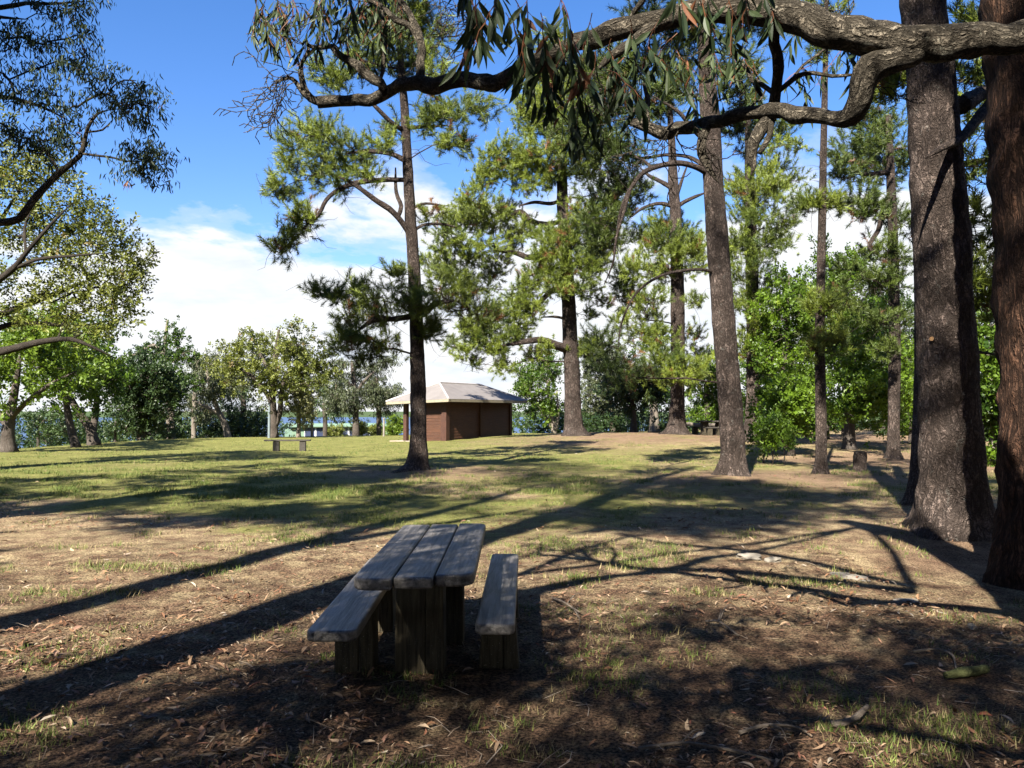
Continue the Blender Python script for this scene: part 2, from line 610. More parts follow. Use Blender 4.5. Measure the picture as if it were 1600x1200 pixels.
TP = {
    'near': [t_pine(70, 0.16, 0.0115, s, 0.26) for s in range(3)],
    'mid': [t_pine(54, 0.19, 0.017, s, 0.28) for s in range(3)],
    'far': [t_pine(24, 0.27, 0.040, s, 0.30) for s in range(3)],
    'leaf': [t_leaves(9, 0.15, 0.10, 0.35, s) for s in range(3)],
    'leafbig': [t_leaves(10, 0.17, 0.12, 0.42, s) for s in range(3)],
    'leafsmall': [t_leaves(8, 0.10, 0.055, 0.28, s) for s in range(3)],
    'gum': [t_gum(10, 0.13, 0.024, 0.35, s) for s in range(3)],
    'gumfar': [t_gum(9, 0.24, 0.062, 0.55, s) for s in range(3)],
}
SIZE = {'near': 0.24, 'mid': 0.28, 'far': 0.38, 'leaf': 0.34, 'leafbig': 0.40, 'leafsmall': 0.26, 'gum': 0.32, 'gumfar': 0.5}


class Tree:
    """an Empty at the foot, a trunk mesh with its limbs, a crown mesh of leaves"""

    def __init__(s, name, label, group, base, seed, cat='tree'):
        s.base = np.asarray(base, float)
        s.root = thing(name, label, cat, tuple(s.base), group)
        s.rng = np.random.default_rng(seed)
        s.seed = seed
        s.wood, s.crown = Acc(), Acc()
        s.pos = np.zeros((0, 3))
        s.par, s.rad, s.lock, s.out = [], [], [], np.zeros((0, 3))
        s.chains = []

    def limb(s, pts, rads, sides=14, rough=0.10, flare=0.0, step=0.25, nscale=5.0, parent=-1, mesh=True, acc=None):
        """an explicit trunk or limb; its nodes can carry more branches"""
        q = np.column_stack([np.asarray(pts, float), np.asarray(rads, float)])
        q = smooth_path(q, step)
        if mesh:
            tube(acc or s.wood, q[:, :3], q[:, 3], sides, rough, flare, s.seed, nscale)
        b = len(s.pos)
        st = max(1, int(0.4 / step))
        idx = list(range(0, len(q), st))
        s.pos = np.vstack([s.pos, q[idx, :3]])
        for k, i in enumerate(idx):
            s.par.append(parent if k == 0 else b + k - 1)
            s.rad.append(q[i, 3])
            s.lock.append(True)
        return q

    def grow_pad(s, c, r, twigs=14, slope=0.25, arch=0.1, tipr=0.006, jit=0.06, lo=None):
        """a branch from the nearest fitting node to pad centre c, then twigs through the pad of radii r; returns twig ends and directions"""
        k = s.rng
        c = np.asarray(c, float)
        d = c - s.pos
        hd = np.linalg.norm(d[:, :2], axis=1)
        cost = np.linalg.norm(d, axis=1) + 1.2 * np.abs(d[:, 2] - slope * hd) + np.where(d[:, 2] < -0.4, 1.0, 0)
        if lo is not None:
            cost = cost + np.where(s.pos[:, 2] < lo, 50, 0)
        a = int(np.argmin(cost))
        p0 = s.pos[a]
        L = np.linalg.norm(c - p0)
        n = max(3, int(L / 0.45) + 1)
        t = np.linspace(0, 1, n)[1:, None]
        hv = c - p0
        ctrl = p0 + hv * 0.5 + np.array([0, 0, arch * L]) + k.normal(size=3) * L * 0.08
        q = (1 - t) ** 2 * p0 + 2 * t * (1 - t) * ctrl + t * t * c
        wob = np.cumsum(k.normal(size=q.shape) * jit * 0.5, 0)
        wob = wob - t * wob[-1]
        q = q + wob
        b = len(s.pos)
        s.pos = np.vstack([s.pos, q])
        for i in range(len(q)):
            s.par.append(a if i == 0 else b + i - 1)
            s.rad.append(0.0)
            s.lock.append(False)
        s.chains.append((a, list(range(b, b + len(q)))))
        last = b + len(q) - 1
        cand = list(range(max(b, last - max(2, int(np.max(r) * 1.2 / 0.45))), last + 1))
        ends, dirs = [], []
        u = norm(k.normal(size=(twigs, 3))) * (k.uniform(0.25, 1, (twigs, 1)) ** 0.5)
        e = c + u * np.asarray(r)
        e = e[np.argsort(np.linalg.norm(e - c, axis=1))]
        for p in e:
            cp = s.pos[cand]
            j = cand[int(np.argmin(np.linalg.norm(cp - p, axis=1)))]
            m = (s.pos[j] + p) / 2 + k.normal(size=3) * 0.08 * np.linalg.norm(p - s.pos[j]) + np.array([0, 0, -0.04 * np.linalg.norm(p - s.pos[j])])
            b2 = len(s.pos)
            s.pos = np.vstack([s.pos, m, p])
            s.par += [j, b2]
            s.rad += [0.0, tipr]
            s.lock += [False, False]
            cand += [b2]
            ends.append((s.pos[j], m, p))
            dirs.append(p - m)
        return np.array(ends), np.array(dirs)

    def finish_wood(s, power=2.4, tipr=0.006, maxr=None, minr=0.0):
        n = len(s.pos)
        acc = np.zeros(n)
        ch = [[] for _ in range(n)]
        for i in range(n - 1, -1, -1):
            if s.par[i] >= 0:
                ch[s.par[i]].append(i)
        r = np.array(s.rad, float)
        for i in range(n - 1, -1, -1):
            if s.lock[i]:
                continue
            a = acc[i] if acc[i] > 0 else tipr ** power
            r[i] = a ** (1 / power)
            if s.par[i] >= 0:
                acc[s.par[i]] += a
        if maxr:
            r = np.where(s.lock, r, np.minimum(r, maxr))
        A, B, ra, rb = [], [], [], []
        inchain = set()
        for a, idx in s.chains:
            r0 = min(r[idx[0]] * 1.15, r[a] * 0.8)
            pts = np.vstack([s.pos[a], s.pos[idx]])
            rr = np.concatenate([[r0], np.minimum(r[idx], r0)])
            tube(s.wood, pts, np.maximum(rr, minr), 6 if r0 > 0.03 else 4, 0.0, cap=False)
            inchain.update(idx)
        for i in range(n):
            if s.lock[i] or i in inchain or s.par[i] < 0:
                continue
            A.append(s.pos[s.par[i]])
            B.append(s.pos[i])
            ra.append(max(min(r[s.par[i]], r[i] * 1.5), minr))
            rb.append(max(r[i], minr * 0.7))
        if A:
            prisms(s.wood, A, B, np.array(ra), np.array(rb))

    def leaves(s, ends, kind, per=5, scale=1.0, up=0.5, tone=None, spread=0.12, hang=False, spray=0.35):
        """leaf sprays along twigs (start, middle, end)"""
        k = s.rng
        n = len(ends)
        tm = TP[kind]
        P_, D_ = [], []
        for j in range(per):
            t = k.uniform(0.25, 1.0, (n, 1)) if j else np.ones((n, 1))
            a, m, e = ends[:, 0], ends[:, 1], ends[:, 2]
            p = np.where(t < 0.5, a + (m - a) * t * 2, m + (e - m) * (t - 0.5) * 2)
            p = p + k.normal(size=(n, 3)) * spread
            d = norm(e - m) * 0.55 + np.array([0, 0, up]) + k.normal(size=(n, 3)) * spray
            P_.append(p)
            D_.append(d)
        P_, D_ = np.concatenate(P_), np.concatenate(D_)
        N = len(P_)
        base = tone if tone is not None else 0.45
        if np.ndim(base):
            base = np.tile(base, per)
        ti = np.clip(base + k.normal(size=N) * 0.16, 0, 0.88)
        dead = k.uniform(size=N) < s.dead
        ti = np.where(dead, k.uniform(0.93, 1.0, N), ti)
        ch = k.integers(0, len(tm), N)
        for q in range(len(tm)):
            w = ch == q
            place(s.crown, tm[q], P_[w], D_[w], scale * k.uniform(0.8, 1.2, int(w.sum())), ti[w], k, hang)

    dead = 0.015

    def dead_twigs(s, n, d, reach=1.0):
        """bare crooked twigs along the branches"""
        k = s.rng
        ids = [i for a, idx in s.chains for i in idx]
        if not ids:
            return
        p = s.pos[k.choice(ids, n)]
        dr = norm(k.normal(size=(n, 3)) + np.array([0, 0, -0.15]))
        r = 0.004 + 0.00022 * d
        for j in range(4):
            q = p + dr * (reach * k.uniform(0.12, 0.32, (n, 1)))
            prisms(s.wood, p, q, r * (1 - 0.18 * j), r * (0.82 - 0.18 * j))
            p = q
            dr = norm(dr + 0.55 * k.normal(size=(n, 3)))

    def done(s, bark, leaf, smooth=True):
        if s.wood.n:
            s.trunk = s.wood.build('trunk', M[bark], s.root, s.base, smooth)
        if s.crown.n:
            s.crown_o = s.crown.build('crown', M[leaf], s.root, s.base)
        return s


def pads_px(pads, d, jd, rng):
    """pads given as pixel ellipses -> centre and radii in metres; each gets its own depth within the crown"""
    o = []
    for p in pads:
        dd = d + (p[4] if len(p) > 4 else rng.uniform(-jd, jd))
        c = at(p[0], p[1], dd)
        rx, rz = p[2] * dd / F, p[3] * dd / F
        o.append((c, np.array([rx, max(rx * 0.8, 0.3), rz]), p[5] if len(p) > 5 else 0.0))
    return o


def pine(name, label, base, trunk_px, d, pads, jd, kind='near', leaf='pine', seed=1, cover=2.6, bark='barkpine', slope=0.12, flare=0.55,
         sides=20, step=0.2, rough=0.12, limbs=(), group='pine trees', scale=1.0, dead=0.012, maxr=0.14, arch=0.06, nscale=5.0, lo=None, per=6):
    """trunk_px: (px, py, half width px) from the foot up; pads: (px, py, rx, ry[, depth offset[, dead share]])"""
    t = Tree(name, label, group, base, seed)
    t.dead = dead
    pts = [at(x, y, d) for x, y, w in trunk_px]
    pts[0] = np.array([pts[0][0], d, base[2] - 0.12])
    t.limb(pts, [w * d / F for x, y, w in trunk_px], sides, rough, flare, step, nscale)
    for lb in limbs:      # (px, py, depth offset, half width px)
        t.limb([at(x, y, d + o) for x, y, o, w in lb], [w * d / F * (0.4 if q_ == len(lb) - 1 else 1) for q_, (x, y, o, w) in enumerate(lb)], 8, 0.22, 0, 0.12, 9.0)
    pp = pads_px(pads, d, jd, t.rng)
    tr = np.array(pts)
    pp.sort(key=lambda q: np.min(np.linalg.norm(tr[:, :2] - q[0][:2], axis=1)))
    sz = SIZE[kind] * scale
    for c, r, dd in pp:
        n = cover * pi * r[0] * r[2] / (sz * sz) * 3.6
        tw = int(np.clip(n / per, 6, 90))
        ends, dirs = t.grow_pad(c, r, tw, slope, arch, lo=lo)
        t.dead = max(dead, dd * 0.45)
        t.leaves(ends, kind, per, scale, 0.45, t.rng.uniform(0.28, 0.85), spread=0.08 * scale + 0.15 * r[0])
    t.finish_wood(maxr=maxr, minr=0.006 + 0.00022 * d)
    t.dead_twigs(4 * len(pp), d, 0.7 + 0.02 * d)
    return t.done(bark, leaf)


def box_pads(rng, x0, x1, y0, y1, n, rr, flat=0.8, shape='round'):
    """pads spread through a crown outline given by its pixel box"""
    cx_, cy_, rx, ry = (x0 + x1) / 2, (y0 + y1) / 2, (x1 - x0) / 2, (y1 - y0) / 2
    o = []
    for i in range(n):
        v = norm(rng.normal(size=3)) * rng.uniform(0.15, 1.0) ** 0.45
        if shape == 'cone':
            v[0] *= 0.55 + 0.45 * (v[1])
        r = rr * rng.uniform(0.65, 1.25)
        o.append((cx_ + v[0] * (rx - r * 0.6), cy_ + v[1] * (ry - r * flat * 0.6), r, r * flat, v[2] * rx * 0.9))
    return o


def broadleaf(name, label, base, trunk_px, d, box, npad, rpad, kind, leaf, seed, bark='barkgrey', cover=1.2, limbs=(), slope=0.8,
              flat=0.8, group='broadleaf trees', scale=1.0, extra=(), cat='tree', per=5, hang=False, maxr=0.12, flare=0.3, up=0.35, tone=0.45, dead=0.01):
    t = Tree(name, label, group, base, seed, cat)
    pts = [at(x, y, d) for x, y, w in trunk_px]
    pts[0] = np.array([pts[0][0], d, base[2] - 0.12])
    t.limb(pts, [w * d / F for x, y, w in trunk_px], 12, 0.10, flare, 0.3)
    for lb in limbs:
        t.limb([at(x, y, d + o) for x, y, o, w in lb], [w * d / F * (0.4 if q_ == len(lb) - 1 else 1) for q_, (x, y, o, w) in enumerate(lb)], 8, 0.22, 0, 0.15, 9.0)
    pads = list(extra)
    if box:
        pads += [(a, b, c, e, f_ / F * d) for a, b, c, e, f_ in box_pads(t.rng, *box, npad, rpad, flat)]
    pp = pads_px(pads, d, 0, t.rng)
    tr = np.array(pts)
    pp.sort(key=lambda q: np.min(np.linalg.norm(tr - q[0], axis=1)))
    sz = SIZE[kind] * scale
    for c, r, dd in pp:
        n = cover * pi * r[0] * r[2] / (sz * sz) * 2.0
        tw = int(np.clip(n / per, 5, 80))
        ends, dirs = t.grow_pad(c, r, tw, slope, 0.06)
        t.dead = dead
        t.leaves(ends, kind, per, scale, up, np.clip(tone + t.rng.normal() * 0.13, 0.05, 0.8), spread=0.12 * scale + 0.06 * r[0], hang=hang)
    t.finish_wood(maxr=maxr, minr=0.006 + 0.00022 * d)
    return t.done(bark, leaf)


def cover_ground(px, d):
    return on_ground(px, d)


# ================================================================== THE SETTING
def ground_masks(x, y):
    """where needles lie thick (under the pines) and where the lawn is green; both are ground cover, not light"""
    x, y = np.asarray(x, float), np.asarray(y, float)
    p = np.stack([x, y, 0 * x], -1)
    n1 = vnoise(p * 0.35, 21) - 0.5
    n2 = vnoise(p * 1.1, 22) - 0.5
    lit = np.zeros_like(x)
    for cx_, cy_, r in ((-2.5, 21, 3.6), (5.4, 19, 3.4), (4, 40, 9), (8.5, 41, 8), (7.8, 20, 2.6), (6.5, 10.5, 2.2), (12.4, 26, 5), (12, 45, 12)):
        lit = np.maximum(lit, np.exp(-(((x - cx_) / r) ** 2 + ((y - cy_) / r) ** 2)))
    lit = np.clip(lit * 1.1 + n1 * 0.9 + n2 * 0.4, 0, 1)
    green = sstep(8.5, 17, y - 0.10 * x + n1 * 7 + n2 * 2) * (0.85 - 0.018 * np.clip(x, -5, 40))
    green = np.clip(green + 0.45 * (n1 + n2) - 0.55 * lit * (y < 60) + 0.18 * sstep(25, 45, y) * (x < 2), 0, 1)
    return lit, green


def build_ground():
    nx, ny = 380, 400
    T = math.asinh(7000 / 3.0)
    xs = 3.0 * np.sinh(np.linspace(-T, T, nx)) + 1.0
    t0, t1 = math.asinh(-60 / 3.0), math.asinh(8000 / 3.0)
    ys = 3.0 * np.sinh(np.linspace(t0, t1, ny)) + 5.0
    X, Y = np.meshgrid(xs, ys)
    Z = ground_z(X, Y)
    v = np.stack([X, Y, Z], -1).reshape(-1, 3)
    i = (np.arange(ny - 1)[:, None] * nx + np.arange(nx - 1)[None])
    f = np.concatenate([np.stack([i, i + 1, i + nx + 1], -1).reshape(-1, 3), np.stack([i, i + nx + 1, i + nx], -1).reshape(-1, 3)])
    lit, green = ground_masks(X.ravel(), Y.ravel())
    a = Acc()
    a.add(v, f, 0.5, np.stack([lit, green, 0 * lit], -1))
    m, t, o = new_mat('parched_lawn')
    pos = nd(t, 'ShaderNodeNewGeometry').outputs['Position']
    bk = nd(t, 'ShaderNodeSeparateXYZ')
    t.links.new(attr(t, 'bk', 'Vector'), bk.inputs[0])
    lit_, grn = bk.outputs[0], bk.outputs[1]
    n3 = noise(t, pos, 3.0, 5, 0.65)
    n12 = noise(t, pos, 13.0, 5, 0.7)
    n60 = noise(t, pos, 55.0, 5, 0.75)
    straw = mixc(t, ramp(t, n60, [(0.40, 0), (0.60, 1)]), (0.080, 0.055, 0.030), (0.46, 0.37, 0.215))
    dirt = mixc(t, ramp(t, n60, [(0.41, 0), (0.60, 1)]), (0.034, 0.020, 0.013), (0.29, 0.188, 0.122))
    grass = mixc(t, ramp(t, n60, [(0.36, 0), (0.64, 1)]), (0.042, 0.060, 0.012), (0.225, 0.218, 0.064))
    needles = mixc(t, ramp(t, n60, [(0.36, 0), (0.62, 1)]), (0.060, 0.036, 0.023), (0.26, 0.178, 0.115))
    c = mixc(t, ramp(t, mth(t, 'ADD', mth(t, 'MULTIPLY', n3, 0.6), mth(t, 'MULTIPLY', n12, 0.5)), [(0.44, 0), (0.64, 1)]), dirt, straw)
    c = mixc(t, ramp(t, mth(t, 'ADD', lit_, mth(t, 'MULTIPLY', mth(t, 'SUBTRACT', n12, 0.5), 0.8)), [(0.3, 0), (0.6, 0.85)]), c, needles)
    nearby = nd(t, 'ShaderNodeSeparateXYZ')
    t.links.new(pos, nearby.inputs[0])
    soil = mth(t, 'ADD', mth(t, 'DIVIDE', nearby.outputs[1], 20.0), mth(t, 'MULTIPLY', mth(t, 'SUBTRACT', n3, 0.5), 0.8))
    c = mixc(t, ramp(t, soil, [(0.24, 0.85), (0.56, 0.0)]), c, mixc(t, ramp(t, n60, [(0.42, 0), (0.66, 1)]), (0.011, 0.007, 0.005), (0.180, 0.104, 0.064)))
    g2 = mth(t, 'ADD', grn, mth(t, 'MULTIPLY', mth(t, 'SUBTRACT', n12, 0.5), 1.3))
    g2 = mth(t, 'ADD', g2, mth(t, 'MULTIPLY', mth(t, 'SUBTRACT', n3, 0.5), 0.7))
    c = mixc(t, ramp(t, g2, [(0.30, 0), (0.75, 0.9)]), c, grass)
    dist = nd(t, 'ShaderNodeVectorMath', operation='LENGTH')
    t.links.new(pos, dist.inputs[0])
    c = mixc(t, ramp(t, mth(t, 'DIVIDE', dist.outputs['Value'], 1000.0), [(0.3, 0), (0.6, 1)]), c, (0.05, 0.075, 0.03))
    worn = ramp(t, mth(t, 'ADD', mth(t, 'MULTIPLY', noise(t, pos, 1.1, 6, 0.7), 0.55), mth(t, 'MULTIPLY', noise(t, pos, 5.5, 5, 0.7), 0.45)), [(0.36, 0.55), (0.5, 0.95), (0.64, 1.3)])
    c = mixc(t, 1.0, c, worn, 'MULTIPLY')
    h = mth(t, 'ADD', n60, mth(t, 'MULTIPLY', n12, 1.2))
    t.links.new(pbsdf(t, c, 0.95, 0.08, bump(t, h, 0.9, 0.03)), o.inputs[0])
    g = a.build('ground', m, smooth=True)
    tag(g, 'parched park lawn of straw, leaf litter and green grass', None, None, 'structure')


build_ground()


def build_lake():
    m, t, o = new_mat('lake_water')
    pos = nd(t, 'ShaderNodeNewGeometry').outputs['Position']
    n = noise(t, mapping(t, pos, (0.05, 0.15, 1)), 1.0, 4, 0.6)
    t.links.new(pbsdf(t, (0.05, 0.085, 0.155), 0.6, 0.2, bump(t, n, 0.25, 0.6)), o.inputs[0])
    a = Acc()
    z = -15.0
    a.add([[-7000, 90, z], [7000, 90, z], [7000, 6000, z], [-7000, 6000, z]], [[0, 1, 2], [0, 2, 3]])
    tag(a.build('lake_water', m), 'blue lake water seen between the far trunks', None, None, 'structure')


build_lake()


def scatter_px(n, d0, d1, rng, margin=1.15, power=1.0):
    """points on the ground across the field of view, evenly per picture area, a little past the frame"""
    u = rng.uniform(0, 1, n)
    i0, i1 = 1 / d0, 1 / d1
    d = 1 / (i1 + (i0 - i1) * u ** power)
    x = rng.uniform(-1, 1, n) * d * 0.643 * margin
    return x, d, ground_z(x, d)


def stuff_mat(name, stops, rough=0.8, trans=0.0):
    m, t, o = new_mat(name)
    n = nd(t, 'ShaderNodeValToRGB')
    el = n.color_ramp.elements
    while len(el) < len(stops):
        el.new(0.5)
    for e, (p, c) in zip(el, stops):
        e.position, e.color = p, (*c, 1)
    t.links.new(attr(t, 'tint'), n.inputs[0])
    t.links.new(pbsdf(t, n.outputs[0], rough, 0.25), o.inputs[0])
    return m


def build_grass():
    k = np.random.default_rng(11)
    a = Acc()
    tm = []
    for s in range(4):
        q = np.random.default_rng(s)
        v = []
        for i in range(6):
            an, le = q.uniform(0, 2 * pi), q.uniform(0.15, 0.9)
            d = np.array([cos(an) * le, sin(an) * le, 1.0])
            d = d / np.linalg.norm(d) * q.uniform(0.6, 1.0)
            p = np.array([q.normal() * 0.5, q.normal() * 0.5, -0.05])
            w = norm(np.cross(d, [0, 0, 1.0]) + q.normal(size=3) * 0.2) * 0.055
            v += [p - w, p + w, p + d]
        tm.append((np.array(v), np.arange(len(v)).reshape(-1, 3)))
    for n, d0, d1, h, ws in ((30000, 2.3, 9, 0.042, 1), (30000, 7, 22, 0.055, 1), (42000, 15, 56, 0.08, 1)):
        x, y, z = scatter_px(n, d0, d1, k)
        lit, g = ground_masks(x, y)
        pn = vnoise(np.stack([x * 1.7, y * 1.7, 0 * x], -1), 31)
        pn2 = vnoise(np.stack([x * 5.0, y * 5.0, 0 * x], -1), 32)
        dens = np.clip(0.12 + 0.9 * g + 1.6 * (pn - 0.52) + 0.6 * (pn2 - 0.5) - 0.5 * lit - 0.22 * (1 - sstep(5, 10, y)), 0.02, 1)
        keep = k.uniform(size=n) < dens
        x, y, z, g, pn = x[keep], y[keep], z[keep], g[keep], pn[keep]
        N = len(x)
        gr = np.clip(0.30 + 0.55 * g + 1.3 * (pn - 0.5), 0, 1)
        ti = np.where(k.uniform(size=N) < gr, k.uniform(0.55, 1.0, N), k.uniform(0.0, 0.45, N))
        ax = np.tile([0, 0, 1.0], (N, 1)) + k.normal(size=(N, 3)) * 0.15
        hh = h * k.uniform(0.5, 1.3, N) * (0.7 + 0.6 * (pn > 0.6))
        P_ = np.stack([x, y, z], -1)
        ch = k.integers(0, 4, N)
        for q in range(4):
            w = ch == q
            place(a, tm[q], P_[w], ax[w], hh[w], ti[w], k)
    m = stuff_mat('grass_blades', [(0.0, (0.17, 0.13, 0.065)), (0.28, (0.26, 0.21, 0.11)), (0.45, (0.17, 0.15, 0.06)),
                                   (0.56, (0.125, 0.135, 0.035)), (0.8, (0.075, 0.105, 0.02)), (1.0, (0.05, 0.08, 0.014))], 0.7)
    tag(a.build('grass', m), 'short patchy grass, green on the lawn and straw coloured nearer', None, None, 'stuff')


def build_litter():
    k = np.random.default_rng(12)
    a = Acc()
    tm = []
    for s in range(5):
        q = np.random.default_rng(40 + s)
        l, w, b, c = 1.0, q.uniform(0.16, 0.30), q.uniform(-0.18, 0.18), q.uniform(0.02, 0.16)
        v = np.array([[0, 0, 0], [-w / 2 + b, 0, c], [b, 0, c * 0.4], [w / 2 + b, 0, c * 1.2], [-w * 0.4 + b * 0.8, 0, c], [b * 0.8, 0, c * 0.5], [w * 0.4 + b * 0.8, 0, c], [0, 0, 0.02]], float)
        v[:, 1] = [-.5, -.15, -.15, -.15, .2, .2, .2, .5]
        f = [[0, 2, 1], [0, 3, 2], [1, 2, 5], [1, 5, 4], [2, 3, 6], [2, 6, 5], [4, 5, 7], [5, 6, 7]]
        tm.append((v, np.array(f)))
    for n, d0, d1 in ((16000, 2.3, 7), (16000, 5, 16), (14000, 11, 34)):
        x, y, z = scatter_px(n, d0, d1, k)
        pn = vnoise(np.stack([x * 0.9, y * 0.9, 0 * x], -1), 33)
        _, g = ground_masks(x, y)
        keep = k.uniform(size=n) < np.clip(0.35 + 1.8 * (pn - 0.45) - 0.5 * g, 0.04, 1)
        x, y, z = x[keep], y[keep], z[keep]
        N = len(x)
        P_ = np.stack([x, y, z + 0.012 + 0.012 * k.uniform(size=N)], -1)
        ax = np.tile([0, 0, 1.0], (N, 1)) + k.normal(size=(N, 3)) * 0.28
        sc = np.where(k.uniform(size=N) < 0.15, k.uniform(0.055, 0.09, N), k.uniform(0.012, 0.042, N)) * (1 + 0.02 * y)
        ch = k.integers(0, 5, N)
        ti = k.uniform(0, 1, N)
        for q in range(5):
            w = ch == q
            place(a, tm[q], P_[w], ax[w], sc[w], ti[w], k)
    m = stuff_mat('dry_leaves', [(0.0, (0.05, 0.025, 0.015)), (0.25, (0.12, 0.06, 0.03)), (0.5, (0.19, 0.11, 0.06)), (0.72, (0.25, 0.185, 0.12)),
                                 (0.86, (0.16, 0.055, 0.03)), (0.97, (0.28, 0.235, 0.18))], 0.6)
    tag(a.build('fallen_leaves', m), 'dry brown gum leaves scattered over the ground', None, None, 'stuff')
    b = Acc()
    n = 1000
    x, y, z = scatter_px(n, 2.4, 15, k)
    an = k.uniform(0, 2 * pi, n)
    L = k.uniform(0.02, 0.085, n) * np.where(k.uniform(size=n) < 0.06, 2.0, 1)
    bend = k.normal(size=n) * 0.7
    A = np.stack([x, y, z + 0.010], -1)
    B = A + np.stack([np.cos(an) * L, np.sin(an) * L, k.uniform(0, 0.03, n)], -1)
    C = B + np.stack([np.cos(an + bend) * L, np.sin(an + bend) * L, k.uniform(-0.01, 0.02, n)], -1)
    r = 0.0014 + 0.009 * L * k.uniform(0.4, 1.2, n)
    ti = k.uniform(0, 1, n)
    prisms(b, A, B, r, r * 0.8, np.repeat(ti, 6))
    prisms(b, B, C, r * 0.8, r * 0.4, np.repeat(ti, 6))
    m = stuff_mat('dry_twigs', [(0.0, (0.07, 0.045, 0.03)), (0.5, (0.14, 0.10, 0.07)), (1.0, (0.30, 0.25, 0.20))])
    tag(b.build('fallen_twigs', m), 'thin dry twigs lying among the leaf litter', None, None, 'stuff')


build_grass()
build_litter()

# ================================================================== OBJECTS
import bmesh
from mathutils import Vector, Matrix


def bm_obj(name, bm, mat, parent=None, smooth=False):
    me = bpy.data.meshes.new(name)
    bmesh.ops.recalc_face_normals(bm, faces=bm.faces)
    bm.to_mesh(me)
    bm.free()
    for m in (mat if isinstance(mat, (list, tuple)) else [mat]):
        me.materials.append(m)
    if smooth:
        for p in me.polygons:
            p.use_smooth = True
    o = bpy.data.objects.new(name, me)
    COL.objects.link(o)
    if parent is not None:
        o.parent = parent
    return o


def prism(bm, outline, z0, z1, bevel=0.0, seg=2, mat=None):
    """an outline in XY extruded from z0 to z1 with softened rims"""
    n0 = len(bm.verts)
    vs = [bm.verts.new((x, y, z0)) for x, y in outline]
    f = bm.faces.new(vs)
    r = bmesh.ops.extrude_face_region(bm, geom=[f])
    top = [g for g in r['geom'] if isinstance(g, bmesh.types.BMVert)]
    bmesh.ops.translate(bm, verts=top, vec=(0, 0, z1 - z0))
    if bevel:
        tv, bv = set(top), set(vs)
        ed = [e for e in bm.edges if (e.verts[0] in tv and e.verts[1] in tv) or (e.verts[0] in bv and e.verts[1] in bv)]
        bmesh.ops.bevel(bm, geom=ed, offset=bevel, segments=seg, affect='EDGES', profile=0.5)
    bm.verts.ensure_lookup_table()
    return [v for v in bm.verts][n0:]


def box(bm, x0, x1, y0, y1, z0, z1, bevel=0.0):
    return prism(bm, [(x0, y0), (x1, y0), (x1, y1), (x0, y1)], z0, z1, bevel)


def round_rect(x0, x1, y0, y1, radii, n=5):
    """outline with a radius for each corner: (x0,y0), (x1,y0), (x1,y1), (x0,y1)"""
    o = []
    cs = [(x0, y0, pi, radii[0]), (x1, y0, 1.5 * pi, radii[1]), (x1, y1, 0, radii[2]), (x0, y1, 0.5 * pi, radii[3])]
    for x, y, a0, r in cs:
        if r < 0.002:
            o.append((x, y))
            continue
        cx_ = x + (r if x == x0 else -r)
        cy_ = y + (r if y == y0 else -r)
        for i in range(n + 1):
            a = a0 + i / n * pi / 2
            o.append((cx_ + cos(a) * r, cy_ + sin(a) * r))
    return o


def subdiv_noise(o, amp, scale, cuts=0, seed=0):
    me = o.data
    n = len(me.vertices)
    c = np.zeros(n * 3, np.float32)
    me.vertices.foreach_get('co', c)
    c = c.reshape(-1, 3).astype(float)
    off = np.stack([vnoise(c * scale + 13 * i, seed + i) - 0.5 for i in range(3)], -1) * amp
    me.vertices.foreach_set('co', (c + off).astype(np.float32).ravel())
    me.update()


M['plank'] = wood_mat('weathered_plank', (0.012, 0.012, 0.012), (0.165, 0.152, 0.14), (0.030, 0.026, 0.023), 1, 5, 0.5, 0.55, 1.0, (0.01, -0.33))
M['tableleg'] = wood_mat('table_leg_wood', (0.018, 0.015, 0.010), (0.075, 0.062, 0.038), (0.034, 0.029, 0.017), 2, 8, 0.85, 0.2, 0.7)
M['greyplank'] = wood_mat('grey_plank', (0.02, 0.017, 0.014), (0.06, 0.054, 0.045), (0.03, 0.027, 0.024), 0, 9, 0.8, 0.2, 0.6)

# ---- picnic table of three planks
gt = gz(-0.5, 5.0)
tb = thing('picnic_table', 'weathered three-plank picnic table standing between two plank benches', 'table', (-0.515, 5.15, gt))
bm = bmesh.new()
k = np.random.default_rng(3)
for i, (xa, xb) in enumerate(((-0.312, -0.108), (-0.102, 0.102), (0.109, 0.314))):
    rr = [0.012] * 4
    if i == 0:
        rr[0], rr[3] = 0.085, 0.06
    if i == 2:
        rr[1], rr[2] = 0.10, 0.07
    prism(bm, round_rect(xa, xb, -1.02 + 0.045 * i + k.uniform(-.008, .008), 0.96 + 0.04 * i + k.uniform(-.008, .008), rr), 0.685 + k.uniform(-.003, .003), 0.75 + k.uniform(-.003, .003), 0.014, 3)
tt = bm_obj('tabletop', bm, M['plank'], tb)


def slab_leg(parent, w0, w1, y, th, h, dx=0.0, name='leg'):
    """a broad post of upright boards, wider at the foot, with a chamfered shoulder"""
    b = bmesh.new()
    for i, (f0, f1, s) in enumerate(((-1, 0.245, 0.0), (0.255, 1, 0.006))):
        q = [(f0 * w0 / 2, -0.12), (f1 * w0 / 2, -0.12), (f1 * w1 / 2, h), (f0 * w1 / 2, h)]
        vs = prism(b, q, -th / 2 + s, th / 2 + s, 0.008, 2)
    bmesh.ops.rotate(b, verts=b.verts, cent=(0, 0, 0), matrix=Matrix.Rotation(pi / 2, 3, 'X'))
    bmesh.ops.translate(b, verts=b.verts, vec=(dx, y, 0))
    return bm_obj(name, b, M['tableleg'], parent)


